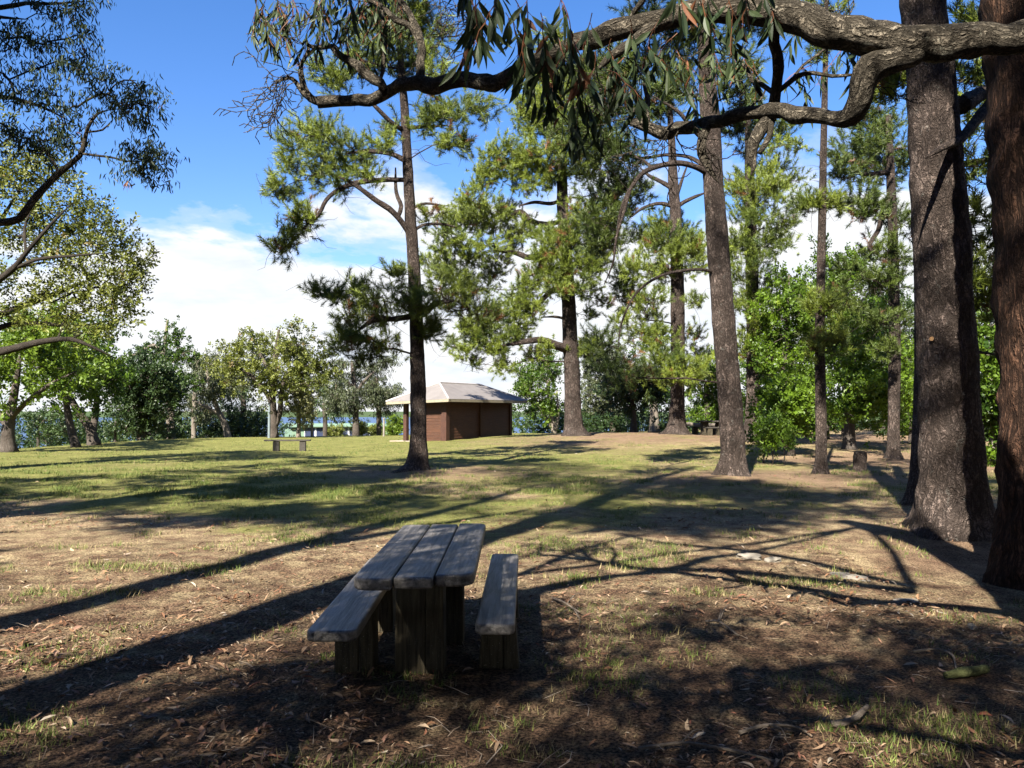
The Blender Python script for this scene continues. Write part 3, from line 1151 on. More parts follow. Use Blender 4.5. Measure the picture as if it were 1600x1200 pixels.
slab_leg(tb, 0.31, 0.29, -0.10, 0.20, 0.684, -0.055)
slab_leg(tb, 0.36, 0.34, 0.52, 0.20, 0.684, 0.0)
bm = bmesh.new()
box(bm, -0.05, 0.05, 0.01, 0.41, 0.585, 0.678, 0.006)
bm_obj('stretcher', bm, M['tableleg'], tb)


def plank_bench(name, label, x, y, rz, w, L, legs, group):
    b = thing(name, label, 'bench', (x, y, gz(x, y)), group, rz)
    q = bmesh.new()
    prism(q, round_rect(-w / 2, w / 2, -L / 2, L / 2, [0.05, 0.05, 0.04, 0.04]), 0.39, 0.45, 0.014, 3)
    bm_obj('seat', q, M['plank'], b)
    for yy, a, c in legs:
        slab_leg(b, a, c, yy, 0.22, 0.389)
    return b


plank_bench('bench', 'dark plank bench on the left of the picnic table, partly under its top', -0.985, 5.35, 0.02, 0.27, 2.15, ((-0.26, 0.25, 0.23), (0.66, 0.26, 0.23)), 'benches at the near picnic table')
plank_bench('bench', 'narrow plank bench on the right of the picnic table', -0.075, 5.5, -0.018, 0.22, 2.2, ((-0.31, 0.28, 0.19), (0.72, 0.25, 0.19)), 'benches at the near picnic table')

# ---- bench on the far lawn
d = 33.0
xb = (450 - 800) / F * d
b = thing('bench', 'low bench of one thin plank on two stumpy legs out on the green lawn', 'bench', (xb, d, gz(xb, d)), None, 0.10)
q = bmesh.new()
prism(q, round_rect(-0.93, 0.93, -0.17, 0.17, [0.02] * 4), 0.42, 0.48, 0.01)
bm_obj('seat', q, M['greyplank'], b)
for sx in (-0.45, 0.62):
    q = bmesh.new()
    box(q, sx - 0.12, sx + 0.12, -0.13, 0.13, -0.1, 0.419, 0.03)
    bm_obj('leg', q, M['greyplank'], b)

# ---- second picnic set by the lit pine
d = 41.0
xb = (1112 - 800) / F * d
zb = gz(xb, d)
b = thing('picnic_table', 'distant small picnic table on stump legs beside the pines', 'table', (xb, d, zb), None, 0.25)
q = bmesh.new()
prism(q, round_rect(-0.75, 0.75, -0.36, 0.36, [0.05] * 4), 0.68, 0.75, 0.012)
bm_obj('tabletop', q, M['greyplank'], b)
for sx in (-0.42, 0.42):
    q = bmesh.new()
    box(q, sx - 0.15, sx + 0.15, -0.16, 0.16, -0.12, 0.679, 0.02)
    bm_obj('leg', q, M['tableleg'], b)
for yy, lab in ((-0.75, 'low bench in front of the distant picnic table'), (0.8, 'low bench behind the distant picnic table')):
    xx, yw = xb - sin(0.25) * yy, d + cos(0.25) * yy
    e = thing('bench', lab, 'bench', (xx, yw, gz(xx, yw)), 'benches at the distant picnic table', 0.25)
    q = bmesh.new()
    prism(q, round_rect(-0.85, 0.85, -0.14, 0.14, [0.03] * 4), 0.38, 0.44, 0.01)
    bm_obj('seat', q, M['greyplank'], e)
    for sx in (-0.55, 0.55):
        q = bmesh.new()
        box(q, sx - 0.12, sx + 0.12, -0.11, 0.11, -0.12, 0.379, 0.02)
        bm_obj('leg', q, M['tableleg'], e)

# ---- low rail behind the second picnic set
p0, p1 = on_ground(1062, 46), on_ground(1128, 47)
e = thing('log_rail', 'pale log rail lying low behind the distant picnic table', 'rail', tuple(p0))
a = Acc()
tube(a, smooth_path([p0 + [0, 0, .55], (p0 + p1) / 2 + [0, 0, .5], p1 + [0, 0, .52]], 0.3), 0.11, 8, 0.08)
a.build('rail', M['barkpale'], e, p0)
for s_ in (0.12, 0.88):
    a = Acc()
    c = p0 * (1 - s_) + p1 * s_
    c[2] = gz(c[0], c[1])
    tube(a, [c + [0, 0, -.1], c + [0, 0, .45]], 0.09, 8, 0.08)
    a.build('post', M['barkgrey'], e, p0)

# ---- shelter
M['board'] = wood_mat('brown_board', (0.030, 0.012, 0.006), (0.072, 0.029, 0.013), (0.040, 0.017, 0.009), 0, 5, 0.6, 0.3, 0.5)
M['post'] = wood_mat('brown_post', (0.03, 0.013, 0.009), (0.062, 0.026, 0.016), (0.028, 0.012, 0.008), 2, 6, 0.65, 0.3, 0.5)
M['fascia'] = plain_mat('fascia_paint', (0.16, 0.14, 0.10), (0.26, 0.23, 0.16), 6, 0.6)
M['soffit'] = plain_mat('soffit_paint', (0.06, 0.04, 0.03), (0.09, 0.06, 0.045), 6, 0.8)
M['slab'] = plain_mat('slab_concrete', (0.22, 0.18, 0.145), (0.31, 0.255, 0.21), 7, 0.9, 0.3)
m, t, o = new_mat('roof_sheet')
v = nd(t, 'ShaderNodeTexCoord').outputs['Object']
wv = nd(t, 'ShaderNodeTexWave', wave_type='BANDS', bands_direction='X')
wv.inputs['Scale'].default_value = 3.2
wv.inputs['Distortion'].default_value = 0.0
t.links.new(v, wv.inputs['Vector'])
n = noise(t, v, 1.6, 6, 0.65)
n2 = noise(t, v, 22, 4, 0.7)
c = mixc(t, ramp(t, n, [(0.3, 0), (0.7, 1)]), (0.118, 0.109, 0.103), (0.168, 0.156, 0.148))
c = mixc(t, ramp(t, n2, [(0.5, 0), (0.75, 0.5)]), c, (0.16, 0.12, 0.105))
c = mixc(t, mth(t, 'MULTIPLY', ramp(t, wv.outputs[1], [(0.0, 1.0), (0.25, 0.0)]), 0.35), c, (0.13, 0.11, 0.10))
t.links.new(pbsdf(t, c, 0.65, 0.3, bump(t, wv.outputs[1], 0.4, 0.03)), o.inputs[0])
M['roof'] = m
M['cap'] = plain_mat('ridge_cap', (0.27, 0.25, 0.245), (0.34, 0.32, 0.31), 5, 0.5)

ex = np.array([0.535, 0.846])      # along the long wall
ey = np.array([-0.846, 0.535])     # along the short wall
c0 = np.array([-3.48, 42.0])       # near corner
LW, SW, OV = 6.5, 2.9, 0.68
sh_o = c0
zs = 0.02
shelter = thing('picnic_shelter', 'small dark brown timber shelter with a pale hipped roof and open porch', 'shelter', (c0[0], c0[1], zs), None, math.atan2(ex[1], ex[0]))
# local axes: x along the long wall (away), y along the short wall (to the left)
bm = bmesh.new()
box(bm, -0.45, LW + 0.2, -0.12, SW + 0.6, -0.5, 0.06, 0.02)
bm_obj('slab', bm, M['slab'], shelter)
EH = 2.18


def post(x, y, w=0.2):
    b = bmesh.new()
    box(b, x - w / 2, x + w / 2, y - w / 2, y + w / 2, 0.061, EH + 0.02, 0.015)
    bm_obj('post', b, M['post'], shelter)


for x, y, w in ((0.1, 0.1, 0.30), (0.1, SW - 0.1, 0.22), (LW * 0.5, 0.06, 0.2), (LW - 0.1, 0.1, 0.22), (LW - 0.1, SW - 0.1, 0.22), (LW * 0.5, SW - 0.1, 0.2)):
    post(x, y, w)


def boards(length, h0, h1, place_, nm='wall'):
    """lapped horizontal boards"""
    b = bmesh.new()
    n = int(round((h1 - h0) / 0.155))
    for i in range(n):
        za, zb_ = h0 + i * (h1 - h0) / n, h0 + (i + 1) * (h1 - h0) / n + 0.012
        vs = [b.verts.new(p) for p in ((0, -0.035, za), (length, -0.035, za), (length, -0.012, zb_), (0, -0.012, zb_), (0, 0.02, za), (length, 0.02, za), (length, 0.02, zb_), (0, 0.02, zb_))]
        for f in ((0, 1, 2, 3), (5, 4, 7, 6), (4, 0, 3, 7), (1, 5, 6, 2), (3, 2, 6, 7), (4, 5, 1, 0)):
            b.faces.new([vs[j] for j in f])
    o_ = bm_obj(nm, b, M['board'], shelter)
    o_.matrix_local = place_
    return o_


T_ = Matrix.Translation
boards(LW * 0.5 - 0.36, 0.07, EH, T_((0.26, 0.08, 0)))
boards(LW * 0.5 - 0.32, 0.07, EH, T_((LW * 0.5 + 0.11, 0.08, 0)))
boards(1.2, 0.07, EH, T_((0.1, 1.46, 0)) @ Matrix.Rotation(-pi / 2, 4, 'Z'))            # short wall beside the near corner
boards(2.5, 0.07, EH, T_((LW - 0.1, SW - 0.2, 0)) @ Matrix.Rotation(-pi / 2, 4, 'Z'))
boards(3.0, 0.07, EH, T_((LW - 0.2, SW - 0.1, 0)) @ Matrix.Rotation(pi, 4, 'Z'))
bm = bmesh.new()
box(bm, 0.04, 0.10, 0.30, 0.38, 0.07, EH, 0.004)
box(bm, 0.04, 0.10, 1.40, 1.50, 0.07, EH, 0.004)
box(bm, 0.045, 0.10, 0.38, 1.40, 1.50, 1.60, 0.004)
bm_obj('door_frame', bm, M['post'], shelter)
# roof: four planes over a soffit
x0, x1, y0, y1 = -OV, LW + OV, -OV, SW + OV
zr = 3.24
rl = (LW + 2 * OV - (SW + 2 * OV)) / 2 + 0.15
cxr, cyr = (x0 + x1) / 2, (y0 + y1) / 2
drop = {(x0, y1): -0.12}
bm = bmesh.new()
cor = [(x0, y0), (x1, y0), (x1, y1), (x0, y1)]
ev = [bm.verts.new((x, y, EH + 0.12 + drop.get((x, y), 0))) for x, y in cor]
ra, rb_ = bm.verts.new((cxr - rl, cyr, zr)), bm.verts.new((cxr + rl, cyr, zr))
for f in ((ev[0], ev[1], rb_, ra), (ev[1], ev[2], rb_), (ev[2], ev[3], ra, rb_), (ev[3], ev[0], ra)):
    bm.faces.new(f)
bmesh.ops.recalc_face_normals(bm, faces=bm.faces)
rf = bm_obj('roof', bm, M['roof'], shelter)
md = rf.modifiers.new('thick', 'SOLIDIFY')
md.thickness = 0.05
md.offset = -1
a = Acc()
for p, q_ in (((cxr - rl, cyr, zr), (cxr + rl, cyr, zr)),) + tuple(((x, y, EH + 0.12 + drop.get((x, y), 0)), (cxr - rl if x == x0 else cxr + rl, cyr, zr)) for x, y in cor):
    tube(a, np.array([p, q_]) + [0, 0, 0.012], 0.055, 6)
a.build('ridge_cap', M['cap'], rf)
bm = bmesh.new()
for (pa, pb) in ((0, 1), (1, 2), (2, 3), (3, 0)):
    A_, B_ = cor[pa], cor[pb]
    za, zb_ = EH + 0.10 + drop.get(A_, 0), EH + 0.10 + drop.get(B_, 0)
    dv = np.array(B_) - np.array(A_)
    nr = np.array([dv[1], -dv[0]]) / np.linalg.norm(dv) * 0.03
    vs = []
    for (P_, z_) in ((A_, za), (B_, zb_)):
        for s_ in (0, 1):
            for h_ in (-0.13, 0):
                vs.append(bm.verts.new((P_[0] - nr[0] * s_, P_[1] - nr[1] * s_, z_ + h_)))
    for f in ((0, 1, 5, 4), (2, 6, 7, 3), (0, 4, 6, 2), (1, 3, 7, 5), (0, 2, 3, 1), (4, 5, 7, 6)):
        bm.faces.new([vs[j] for j in f])
bm_obj('fascia', bm, M['fascia'], shelter)
bm = bmesh.new()
sv = [bm.verts.new((x * 0.999, y * 0.999, EH - 0.005 + drop.get((x, y), 0))) for x, y in cor]
bm.faces.new(sv)
so = bm_obj('soffit', bm, M['soffit'], shelter)
md = so.modifiers.new('thick', 'SOLIDIFY')
md.thickness = 0.02

# ---- long green building over the ridge
M['greenclad'] = plain_mat('green_cladding', (0.12, 0.19, 0.13), (0.16, 0.235, 0.165), 2.5, 0.6, 0.1, 0.01, 0.3, (6, 1, 0.2))
M['whiteframe'] = plain_mat('white_frame', (0.55, 0.56, 0.55), (0.68, 0.69, 0.68), 5, 0.6)
M['window'] = plain_mat('dark_window', (0.030, 0.040, 0.075), (0.045, 0.055, 0.10), 1.0, 0.12, 0, 0.01, 0.5)
pa, pb = at(456, 683, 84), at(606, 683, 88)
ln = np.linalg.norm((pb - pa)[:2])
gb = thing('green_building', 'long low green building with a row of dark windows beyond the lawn', 'building', (pa[0], pa[1], 0), None, math.atan2(pb[1] - pa[1], pb[0] - pa[0]))
zt = at(530, 665.5, 86)[2]
zl = at(530, 678, 86)[2]
bm = bmesh.new()
box(bm, 0, ln, 0, 6, -7.0, zl + 0.85, 0.0)
bm_obj('wall', bm, M['greenclad'], gb)
bm = bmesh.new()
vs = [bm.verts.new(p) for p in ((-0.3, -0.4, zl + 0.84), (ln + 0.3, -0.4, zl + 0.84), (ln + 0.3, 3, zt + 0.25), (-0.3, 3, zt + 0.25), (ln + 0.3, 6.4, zl + 0.7), (-0.3, 6.4, zl + 0.7))]
for f in ((0, 1, 2, 3), (3, 2, 4, 5)):
    bm.faces.new([vs[j] for j in f])
o_ = bm_obj('roof', bm, M['greenclad'], gb)
md = o_.modifiers.new('thick', 'SOLIDIFY')
md.thickness = 0.08
nw = 7
for i in range(nw):
    xa = ln * (0.13 + 0.80 * i / nw)
    wwid = ln * 0.80 / nw - 0.16
    bm = bmesh.new()
    for (A_, B_, C_, D_) in ((xa - .07, xa + wwid + .07, zl + 0.70, zl + 0.78), (xa - .07, xa + wwid + .07, zl - 0.66, zl - 0.58), (xa - .07, xa, zl - .58, zl + .70), (xa + wwid, xa + wwid + .07, zl - .58, zl + .70)):
        box(bm, A_, B_, -0.07, 0.02, C_, D_)
    wf = bm_obj('window', bm, M['whiteframe'], gb)
    bm = bmesh.new()
    box(bm, xa, xa + wwid, -0.03, 0.01, zl - .58, zl + .70)
    bm_obj('pane', bm, M['window'], wf)

# ---- poles
M['polepaint'] = plain_mat('pale_pole', (0.10, 0.13, 0.14), (0.15, 0.18, 0.19), 6, 0.6)
M['polewood'] = plain_mat('grey_pole_wood', (0.14, 0.125, 0.105), (0.21, 0.19, 0.165), 6, 0.8)


def pole(px, ytop, d, r, mat, label):
    g = on_ground(px, d)
    top = at(px, ytop, d)
    e = thing('pole', label, 'pole', tuple(g), 'poles beyond the lawn')
    a = Acc()
    tube(a, [g + [0, 0, -.2], (g + [top[0], d, top[2]]) / 2, [top[0], d, top[2]]], [r, r * .95, r * .85], 8)
    a.build('shaft', M[mat], e, g)
    a = Acc()
    tube(a, [[top[0], d, top[2]], [top[0], d, top[2] + 0.10]], r * 1.25, 8)
    a.build('cap', M[mat], e, g)


pole(421, 632, 51, 0.09, 'polepaint', 'pale blue-grey pole beside the broad tree trunk')
pole(488, 634, 54, 0.09, 'polewood', 'thin wooden pole in front of the green building')
pole(600, 655, 55, 0.07, 'polewood', 'short grey pole near the shelter porch')

# ---- stump
g = on_ground(1342, 21.5)
e = thing('tree_stump', 'dark sawn tree stump standing behind the thin pine', 'stump', tuple(g))
a = Acc()
tube(a, smooth_path([g + [0, 0, -.1], g + [0, 0, .22], g + [0.01, 0, .52]], 0.05), 0.17, 18, 0.25, 0.35, 5, 10)
a.build('trunk', M['barkpine'], e, g, True)
a = Acc()
tube(a, [g + [0, 0, .50], g + [0, 0, .54]], 0.14, 14, 0.1, 0, 3)
a.build('cut_top', M['barkgrey'], e, g)


# ---- stones, fallen wood
def stone(px, py, w, h, label, mat, seed):
    d = EYE * F / (py - 645)
    g = on_ground(px, d)
    b = bmesh.new()
    bmesh.ops.create_icosphere(b, subdivisions=4, radius=1)
    for v in b.verts:
        n_ = np.array(v.co)
        q = 1 + 0.55 * (float(vnoise(n_[None] * 1.6 + seed, seed)[0]) - 0.5) + 0.2 * (float(vnoise(n_[None] * 4.6, seed + 2)[0]) - 0.5)
        v.co = Vector((n_[0] * q * w, n_[1] * q * w * 0.6, n_[2] * q * h))
    o_ = bm_obj('stone', b, mat, None, True)
    o_.location = (g[0], g[1], g[2] + h * 0.25)
    o_.rotation_euler = (0, 0, seed * 1.3)
    tag(o_, label, 'stone', 'stones in the litter')


M['stone'] = plain_mat('pale_stone', (0.10, 0.088, 0.072), (0.20, 0.18, 0.15), 9, 0.9, 0.6, 0.03)
stone(1168, 872, 0.14, 0.05, 'pale flat stone lying alone on sunlit straw before the big pine', M['stone'], 2)
stone(1205, 874, 0.12, 0.035, 'grey stone beside the pale flat stone', M['stone'], 3)
stone(1325, 892, 0.22, 0.02, 'long low pale slab level with the earth near the big pine', M['stone'], 4)
stone(1408, 928, 0.13, 0.02, 'small whitish flat stone near the red-barked trunk', M['stone'], 5)
stone(1512, 974, 0.045, 0.03, 'little white pebble by the red-barked trunk foot', M['stone'], 6)

M['moss'] = bark_mat('mossy_bark', (0.03, 0.034, 0.012), (0.10, 0.11, 0.04), (0.18, 0.195, 0.09), 0.3, 20, 0.5, 0.01)
M['deadwood'] = bark_mat('dead_wood', (0.05, 0.038, 0.03), (0.17, 0.135, 0.105), (0.30, 0.26, 0.21), 0.15, 26, 0.5, 0.008)


def fallen(name, label, pts, rad, mat, extra=(), cat='branch'):
    """pts: (px, py, height above the ground)"""
    P_ = []
    for px, py, h in pts:
        d = EYE * F / (py - 645)
        g = on_ground(px, d)
        P_.append([g[0], g[1], g[2] + h])
    a = Acc()
    q = smooth_path(P_, 0.03)
    rq = np.linspace(rad[0], rad[1], len(q))
    if cat == 'log':
        rq = rq * (0.35 + 0.75 * np.sin(np.linspace(0.25, 2.7, len(q))) ** 0.7)
    tube(a, q, rq, 12, 0.35 if cat != 'log' else 0.8, 0, len(label), 18)
    for ex_ in extra:
        Q = []
        for px, py, h in ex_:
            d = EYE * F / (py - 645)
            g = on_ground(px, d)
            Q.append([g[0], g[1], g[2] + h])
        q2 = smooth_path(Q, 0.03)
        tube(a, q2, np.linspace(rad[1] * 0.8, rad[1] * 0.35, len(q2)), 6, 0.3, 0, 3, 18)
    o0 = np.array(P_[0])
    o_ = a.build(name, M[mat], None, tuple(o0), True)
    tag(o_, label, cat, 'fallen wood on the ground')


fallen('log', 'short mossy green log lying in the litter at lower right', [(1468, 1058, .03), (1500, 1054, .035), (1532, 1048, .03)], (0.035, 0.028), 'moss', (), 'log')
fallen('log', 'curved dark stick on the ground below the mossy log', [(1292, 1133, .02), (1322, 1130, .03), (1348, 1112, .05)], (0.018, 0.014), 'deadwood', (), 'log')
fallen('fallen_branch', 'pale forked dead branch just right of the narrow bench', [(862, 935, .02), (880, 948, .05), (905, 958, .02)], (0.009, 0.007), 'deadwood',
       [[(885, 950, .05), (900, 942, .09), (912, 938, .06)], [(895, 955, .04), (905, 972, .03), (902, 985, .01)], [(876, 962, .03), (893, 958, .05), (902, 965, .02)]])
fallen('fallen_branch', 'twisted grey dead branch on open litter right of the table set', [(1100, 972, .02), (1120, 978, .05), (1150, 990, .01)], (0.010, 0.007), 'deadwood',
       [[(1120, 978, .05), (1135, 962, .10), (1160, 960, .04)], [(1118, 977, .04), (1124, 965, .07), (1120, 958, .04)]])
fallen('fallen_branch', 'long thin branch along the bottom edge of the litter', [(995, 1170, .03), (1060, 1162, .03), (1100, 1170, .04), (1160, 1180, .03), (1210, 1188, .01)], (0.008, 0.005), 'deadwood',
       [[(1060, 1162, .03), (1085, 1148, .05), (1120, 1146, .01)]])
fallen('fallen_branch', 'slender stick between the bottom litter and the dark curved stick', [(1150, 1145, .02), (1195, 1137, .03), (1240, 1142, .03), (1262, 1150, .01)], (0.009, 0.006), 'deadwood',
       [[(1195, 1137, .03), (1215, 1150, .05), (1222, 1158, .02)]])
fallen('fallen_branch', 'curled pale stick in front of the mossy log', [(1420, 1018, .02), (1455, 1017, .03), (1480, 1026, .03), (1486, 1046, .01)], (0.008, 0.005), 'deadwood')

# ================================================================== TREES
# --- the overhanging gum: trunk just out of frame on the right, two great limbs across the top
def overhanging_gum():
    base = np.array([3.1, 3.0, gz(3.1, 3.0)])
    t = Tree('gum_tree', 'huge rough-barked gum leaning in from the right, its limbs crossing the top of the view', 'gum trees', base, 101)
    t.dead = 0.04
    t.limb([base + [0, 0, -0.2], base + [0, 0, 1.5], base + [-.05, 0.05, 3.0], base + [-.2, 0, 4.6], base + [-.75, -.3, 6.3], base + [-1.6, -.9, 7.8], base + [-2.4, -1.6, 9.4]],
           [0.40, 0.37, 0.35, 0.30, 0.25, 0.20, 0.13], 24, 0.16, 0.5, 0.12)
    kj = np.random.default_rng(9)

    def jog(P_, R_):
        """kinks and swellings between the bends"""
        o, w = [np.asarray(P_[0], float)], [R_[0]]
        for p, q, ra_, rb_ in zip(P_[:-1], P_[1:], R_[:-1], R_[1:]):
            p, q = np.asarray(p, float), np.asarray(q, float)
            l = np.linalg.norm(q - p)
            if l > 0.10:
                o.append((p + q) / 2 + kj.normal(size=3) * min(0.06 * l, 0.02))
                w.append((ra_ + rb_) / 2 * kj.uniform(0.92, 1.12))
            o.append(q)
            w.append(rb_)
        return o, w

    def limb(pts, acc, sides=22, rough=0.22, step=0.045):
        P_ = [at(x, y, d) for x, y, d, r in pts]
        R_ = [r * d / F for x, y, d, r in pts]
        return P_, R_

    # great upper limb
    A = Acc()
    pts = [(1600, 57, 3.35, 28), (1545, 60, 3.35, 28), (1500, 63, 3.35, 27), (1440, 66, 3.36, 28), (1400, 67, 3.38, 29), (1355, 62, 3.4, 29), (1310, 50, 3.45, 27), (1265, 32, 3.5, 26),
           (1215, 19, 3.55, 22), (1160, 14, 3.6, 19), (1110, 14, 3.65, 18), (1060, 23, 3.7, 19), (1005, 38, 3.8, 18), (950, 50, 3.9, 17), (900, 66, 4.0, 15), (862, 88, 4.1, 14),
           (825, 106, 4.2, 13), (790, 121, 4.3, 12), (772, 131, 4.35, 13), (745, 127, 4.4, 11), (700, 128, 4.5, 11), (655, 129, 4.6, 12), (625, 132, 4.7, 11), (598, 148, 4.8, 9), (560, 156, 4.9, 9),
           (520, 158, 5.0, 8.5), (496, 160, 5.0, 8)]
    P_, R_ = limb(pts, A)
    P_ = [base + [-.12, 0.1, 3.05], base + [-.45, .2, 3.2]] + P_
    R_ = [0.13, 0.10] + R_
    t.limb(*jog(P_, R_), 26, 0.42, 0, 0.035, 9.0, acc=A)
    for pts in ([(502, 160, 5.0, 8), (486, 154, 5.0, 8), (476, 140, 5.02, 6), (470, 115, 5.05, 4.5), (472, 98, 5.1, 3.5), (482, 78, 5.1, 3), (478, 62, 5.1, 2.5)],
                [(488, 156, 5.0, 6), (474, 146, 4.97, 5), (462, 128, 4.95, 4), (450, 121, 4.93, 3), (432, 128, 4.9, 2)],
                [(602, 142, 4.75, 7), (585, 125, 4.78, 9), (568, 112, 4.8, 8), (545, 95, 4.85, 7), (528, 84, 4.85, 6), (515, 72, 4.9, 4), (480, 70, 4.95, 3)],
                [(656, 122, 4.62, 9), (656, 98, 4.65, 8), (660, 78, 4.7, 7), (655, 55, 4.7, 6.5), (645, 32, 4.75, 5.5), (632, 10, 4.8, 5), (615, -15, 4.8, 4)],
                [(657, 70, 4.7, 5), (640, 40, 4.72, 5), (605, 18, 4.75, 4.5), (575, -2, 4.8, 4)],
                [(592, 128, 4.78, 4), (598, 112, 4.8, 3.5), (600, 85, 4.8, 3), (598, 40, 4.85, 2.5), (592, 0, 4.9, 2)],
                [(1030, 36, 3.74, 10), (1000, 56, 3.72, 10), (975, 75, 3.7, 9), (950, 92, 3.7, 7), (935, 108, 3.7, 4)],
                [(985, 42, 3.85, 6), (990, 20, 3.8, 5), (1005, 0, 3.75, 5), (1015, -30, 3.7, 4)]):
        P_, R_ = limb(pts, A)
        t.limb(*jog(P_, R_), 10, 0.35, 0, 0.04, 11.0, acc=A)
    t_limb1 = A
    # lower elbowed limb
    B = Acc()
    pts = [(1440, 68, 3.36, 20), (1410, 88, 3.36, 24), (1385, 97, 3.38, 25), (1362, 108, 3.4, 27), (1350, 130, 3.42, 22), (1345, 152, 3.45, 21), (1335, 174, 3.5, 21), (1318, 186, 3.55, 16), (1295, 184, 3.6, 12),
           (1262, 179, 3.7, 12), (1225, 173, 3.8, 12), (1190, 175, 3.9, 13), (1150, 181, 4.0, 12), (1110, 190, 4.1, 11), (1075, 200, 4.2, 11), (1045, 208, 4.3, 11), (1020, 202, 4.35, 9), (1002, 194, 4.4, 8), (984, 190, 4.45, 5)]
    P_, R_ = limb(pts, B)
    t.limb(*jog(P_, R_), 22, 0.42, 0, 0.035, 9.0, acc=B)
    for pts in ([(1206, 22, 3.56, 10), (1209, 50, 3.62, 9.5), (1215, 85, 3.7, 9), (1215, 120, 3.78, 9), (1211, 152, 3.84, 9.5), (1206, 178, 3.87, 11), (1190, 200, 3.88, 10), (1178, 222, 3.88, 9), (1174, 245, 3.88, 8.5), (1177, 262, 3.88, 5), (1173, 274, 3.88, 1.5)],
                [(1206, 180, 3.86, 6), (1204, 205, 3.85, 5), (1196, 225, 3.84, 5), (1186, 240, 3.85, 4)],
                [(1217, 142, 3.82, 5), (1232, 130, 3.8, 5), (1248, 118, 3.78, 4.5), (1270, 114, 3.76, 3.5), (1300, 119, 3.74, 3), (1330, 117, 3.7, 2.5)],
                [(1236, 126, 3.8, 3), (1255, 102, 3.8, 2.6), (1280, 84, 3.8, 2.4), (1300, 66, 3.8, 2)],
                [(1208, 145, 3.84, 5), (1190, 132, 3.9, 4.5), (1176, 125, 3.95, 5), (1170, 112, 4.0, 4), (1158, 98, 4.0, 2.5)],
                [(1176, 125, 3.95, 4), (1184, 140, 3.95, 4), (1190, 150, 3.96, 3)],
                [(1108, 190, 4.1, 10), (1101, 204, 4.08, 9), (1096, 222, 4.06, 8), (1097, 240, 4.05, 8), (1104, 256, 4.04, 6), (1112, 272, 4.03, 3.5), (1124, 286, 4.02, 1.2)],
                [(1012, 198, 4.36, 7), (1010, 175, 4.36, 5), (1011, 150, 4.38, 4), (1005, 130, 4.4, 2)],
                [(1165, 178, 3.98, 3), (1180, 160, 4.0, 2), (1196, 140, 4.1, 1.5)]):
        P_, R_ = limb(pts, B)
        t.limb(*jog(P_, R_), 10, 0.35, 0, 0.04, 11.0, acc=B)
    # thin dead twigs at the limb's tip and hanging leafy twigs
    k = t.rng
    A_, B_ = [], []

    def wander(px, py, d, ang, n, stp):
        p = np.array([px, py], float)
        for i in range(n):
            q = p + stp * np.array([cos(ang), sin(ang)])
            A_.append(at(p[0], p[1], d))
            B_.append(at(q[0], q[1], d + 0.02))
            ang += k.normal() * 0.45
            p = q
            if k.uniform() < 0.35 and n > 3:
                wander(p[0], p[1], d, ang + k.choice([-1, 1]) * 0.8, n // 2, stp * 0.8)

    for px, py, a_ in ((450, 121, 2.9), (432, 128, 2.2), (462, 128, 2.6), (455, 122, 3.5), (470, 115, 4.0), (475, 70, 3.8), (600, 60, 4.6), (690, 60, -0.9), (665, 60, -0.5), (672, 75, -0.2), (1010, 130, 4.5), (1002, 180, 3.6), (1158, 98, 4.2), (1330, 117, 0.3), (1300, 66, -0.6), (1045, 205, 2.6), (1060, 205, 2.0), (935, 108, 2.4)):
        for _ in range(3):
            wander(px, py, 4.9 if px < 700 else 4.0, a_ + k.normal() * 0.5, 8, 11)
    prisms(t.wood, A_, B_, 0.0035, 0.0025)
    # leaf sprays hung over the view: nearest ones show every leaf
    near = Acc()

    def spray(anchor, n, length, leaf=0.102, width=0.022, side=0.25, tone=0.3):
        """a drooping twig with alternate sickle leaves"""
        p = np.array(anchor, float)
        dr = norm(np.array([k.normal() * side * 2, k.normal() * side * 2, -0.5]))
        stp = length / n
        for i in range(n):
            dr = norm(dr + np.array([k.normal() * 0.25, k.normal() * 0.25, -0.22]))
            q = p + dr * stp
            prisms(near, [p], [q], 0.0022, 0.0018, 0.97)
            for _ in range(2):
                ld = norm(np.array([k.normal() * 0.42, k.normal() * 0.42, -1.0]))
                sdv = norm(np.cross(ld, k.normal(size=3)))
                nr = np.cross(sdv, ld)
                l = leaf * k.uniform(0.7, 1.2)
                w = width * k.uniform(0.75, 1.2)
                bend = k.normal() * 0.16
                ts = np.linspace(0, 1, 7)
                prof = np.array([0.06, 0.55, 0.95, 1.0, 0.8, 0.45, 0.0])
                ctr = q + ld * (0.02 + l * ts)[:, None] + sdv * (bend * l * ts ** 2)[:, None] + nr * (0.10 * l * k.normal() * ts ** 2)[:, None]
                v = np.concatenate([ctr - sdv * (prof * w / 2)[:, None] + nr * (prof * w * 0.12)[:, None], ctr, ctr + sdv * (prof * w / 2)[:, None] + nr * (prof * w * 0.12)[:, None]])
                f = []
                for j in range(6):
                    for c_ in (0, 7):
                        f += [[c_ + j, c_ + j + 1, c_ + 8 + j], [c_ + j, c_ + 8 + j, c_ + 7 + j]]
                ti = np.clip(tone + k.normal() * 0.2, 0, 0.88) if k.uniform() > 0.05 else 0.96
                near.add(v, f, ti)
                prisms(near, [q], [ctr[0]], 0.0012, 0.001, 0.95)
            p = q

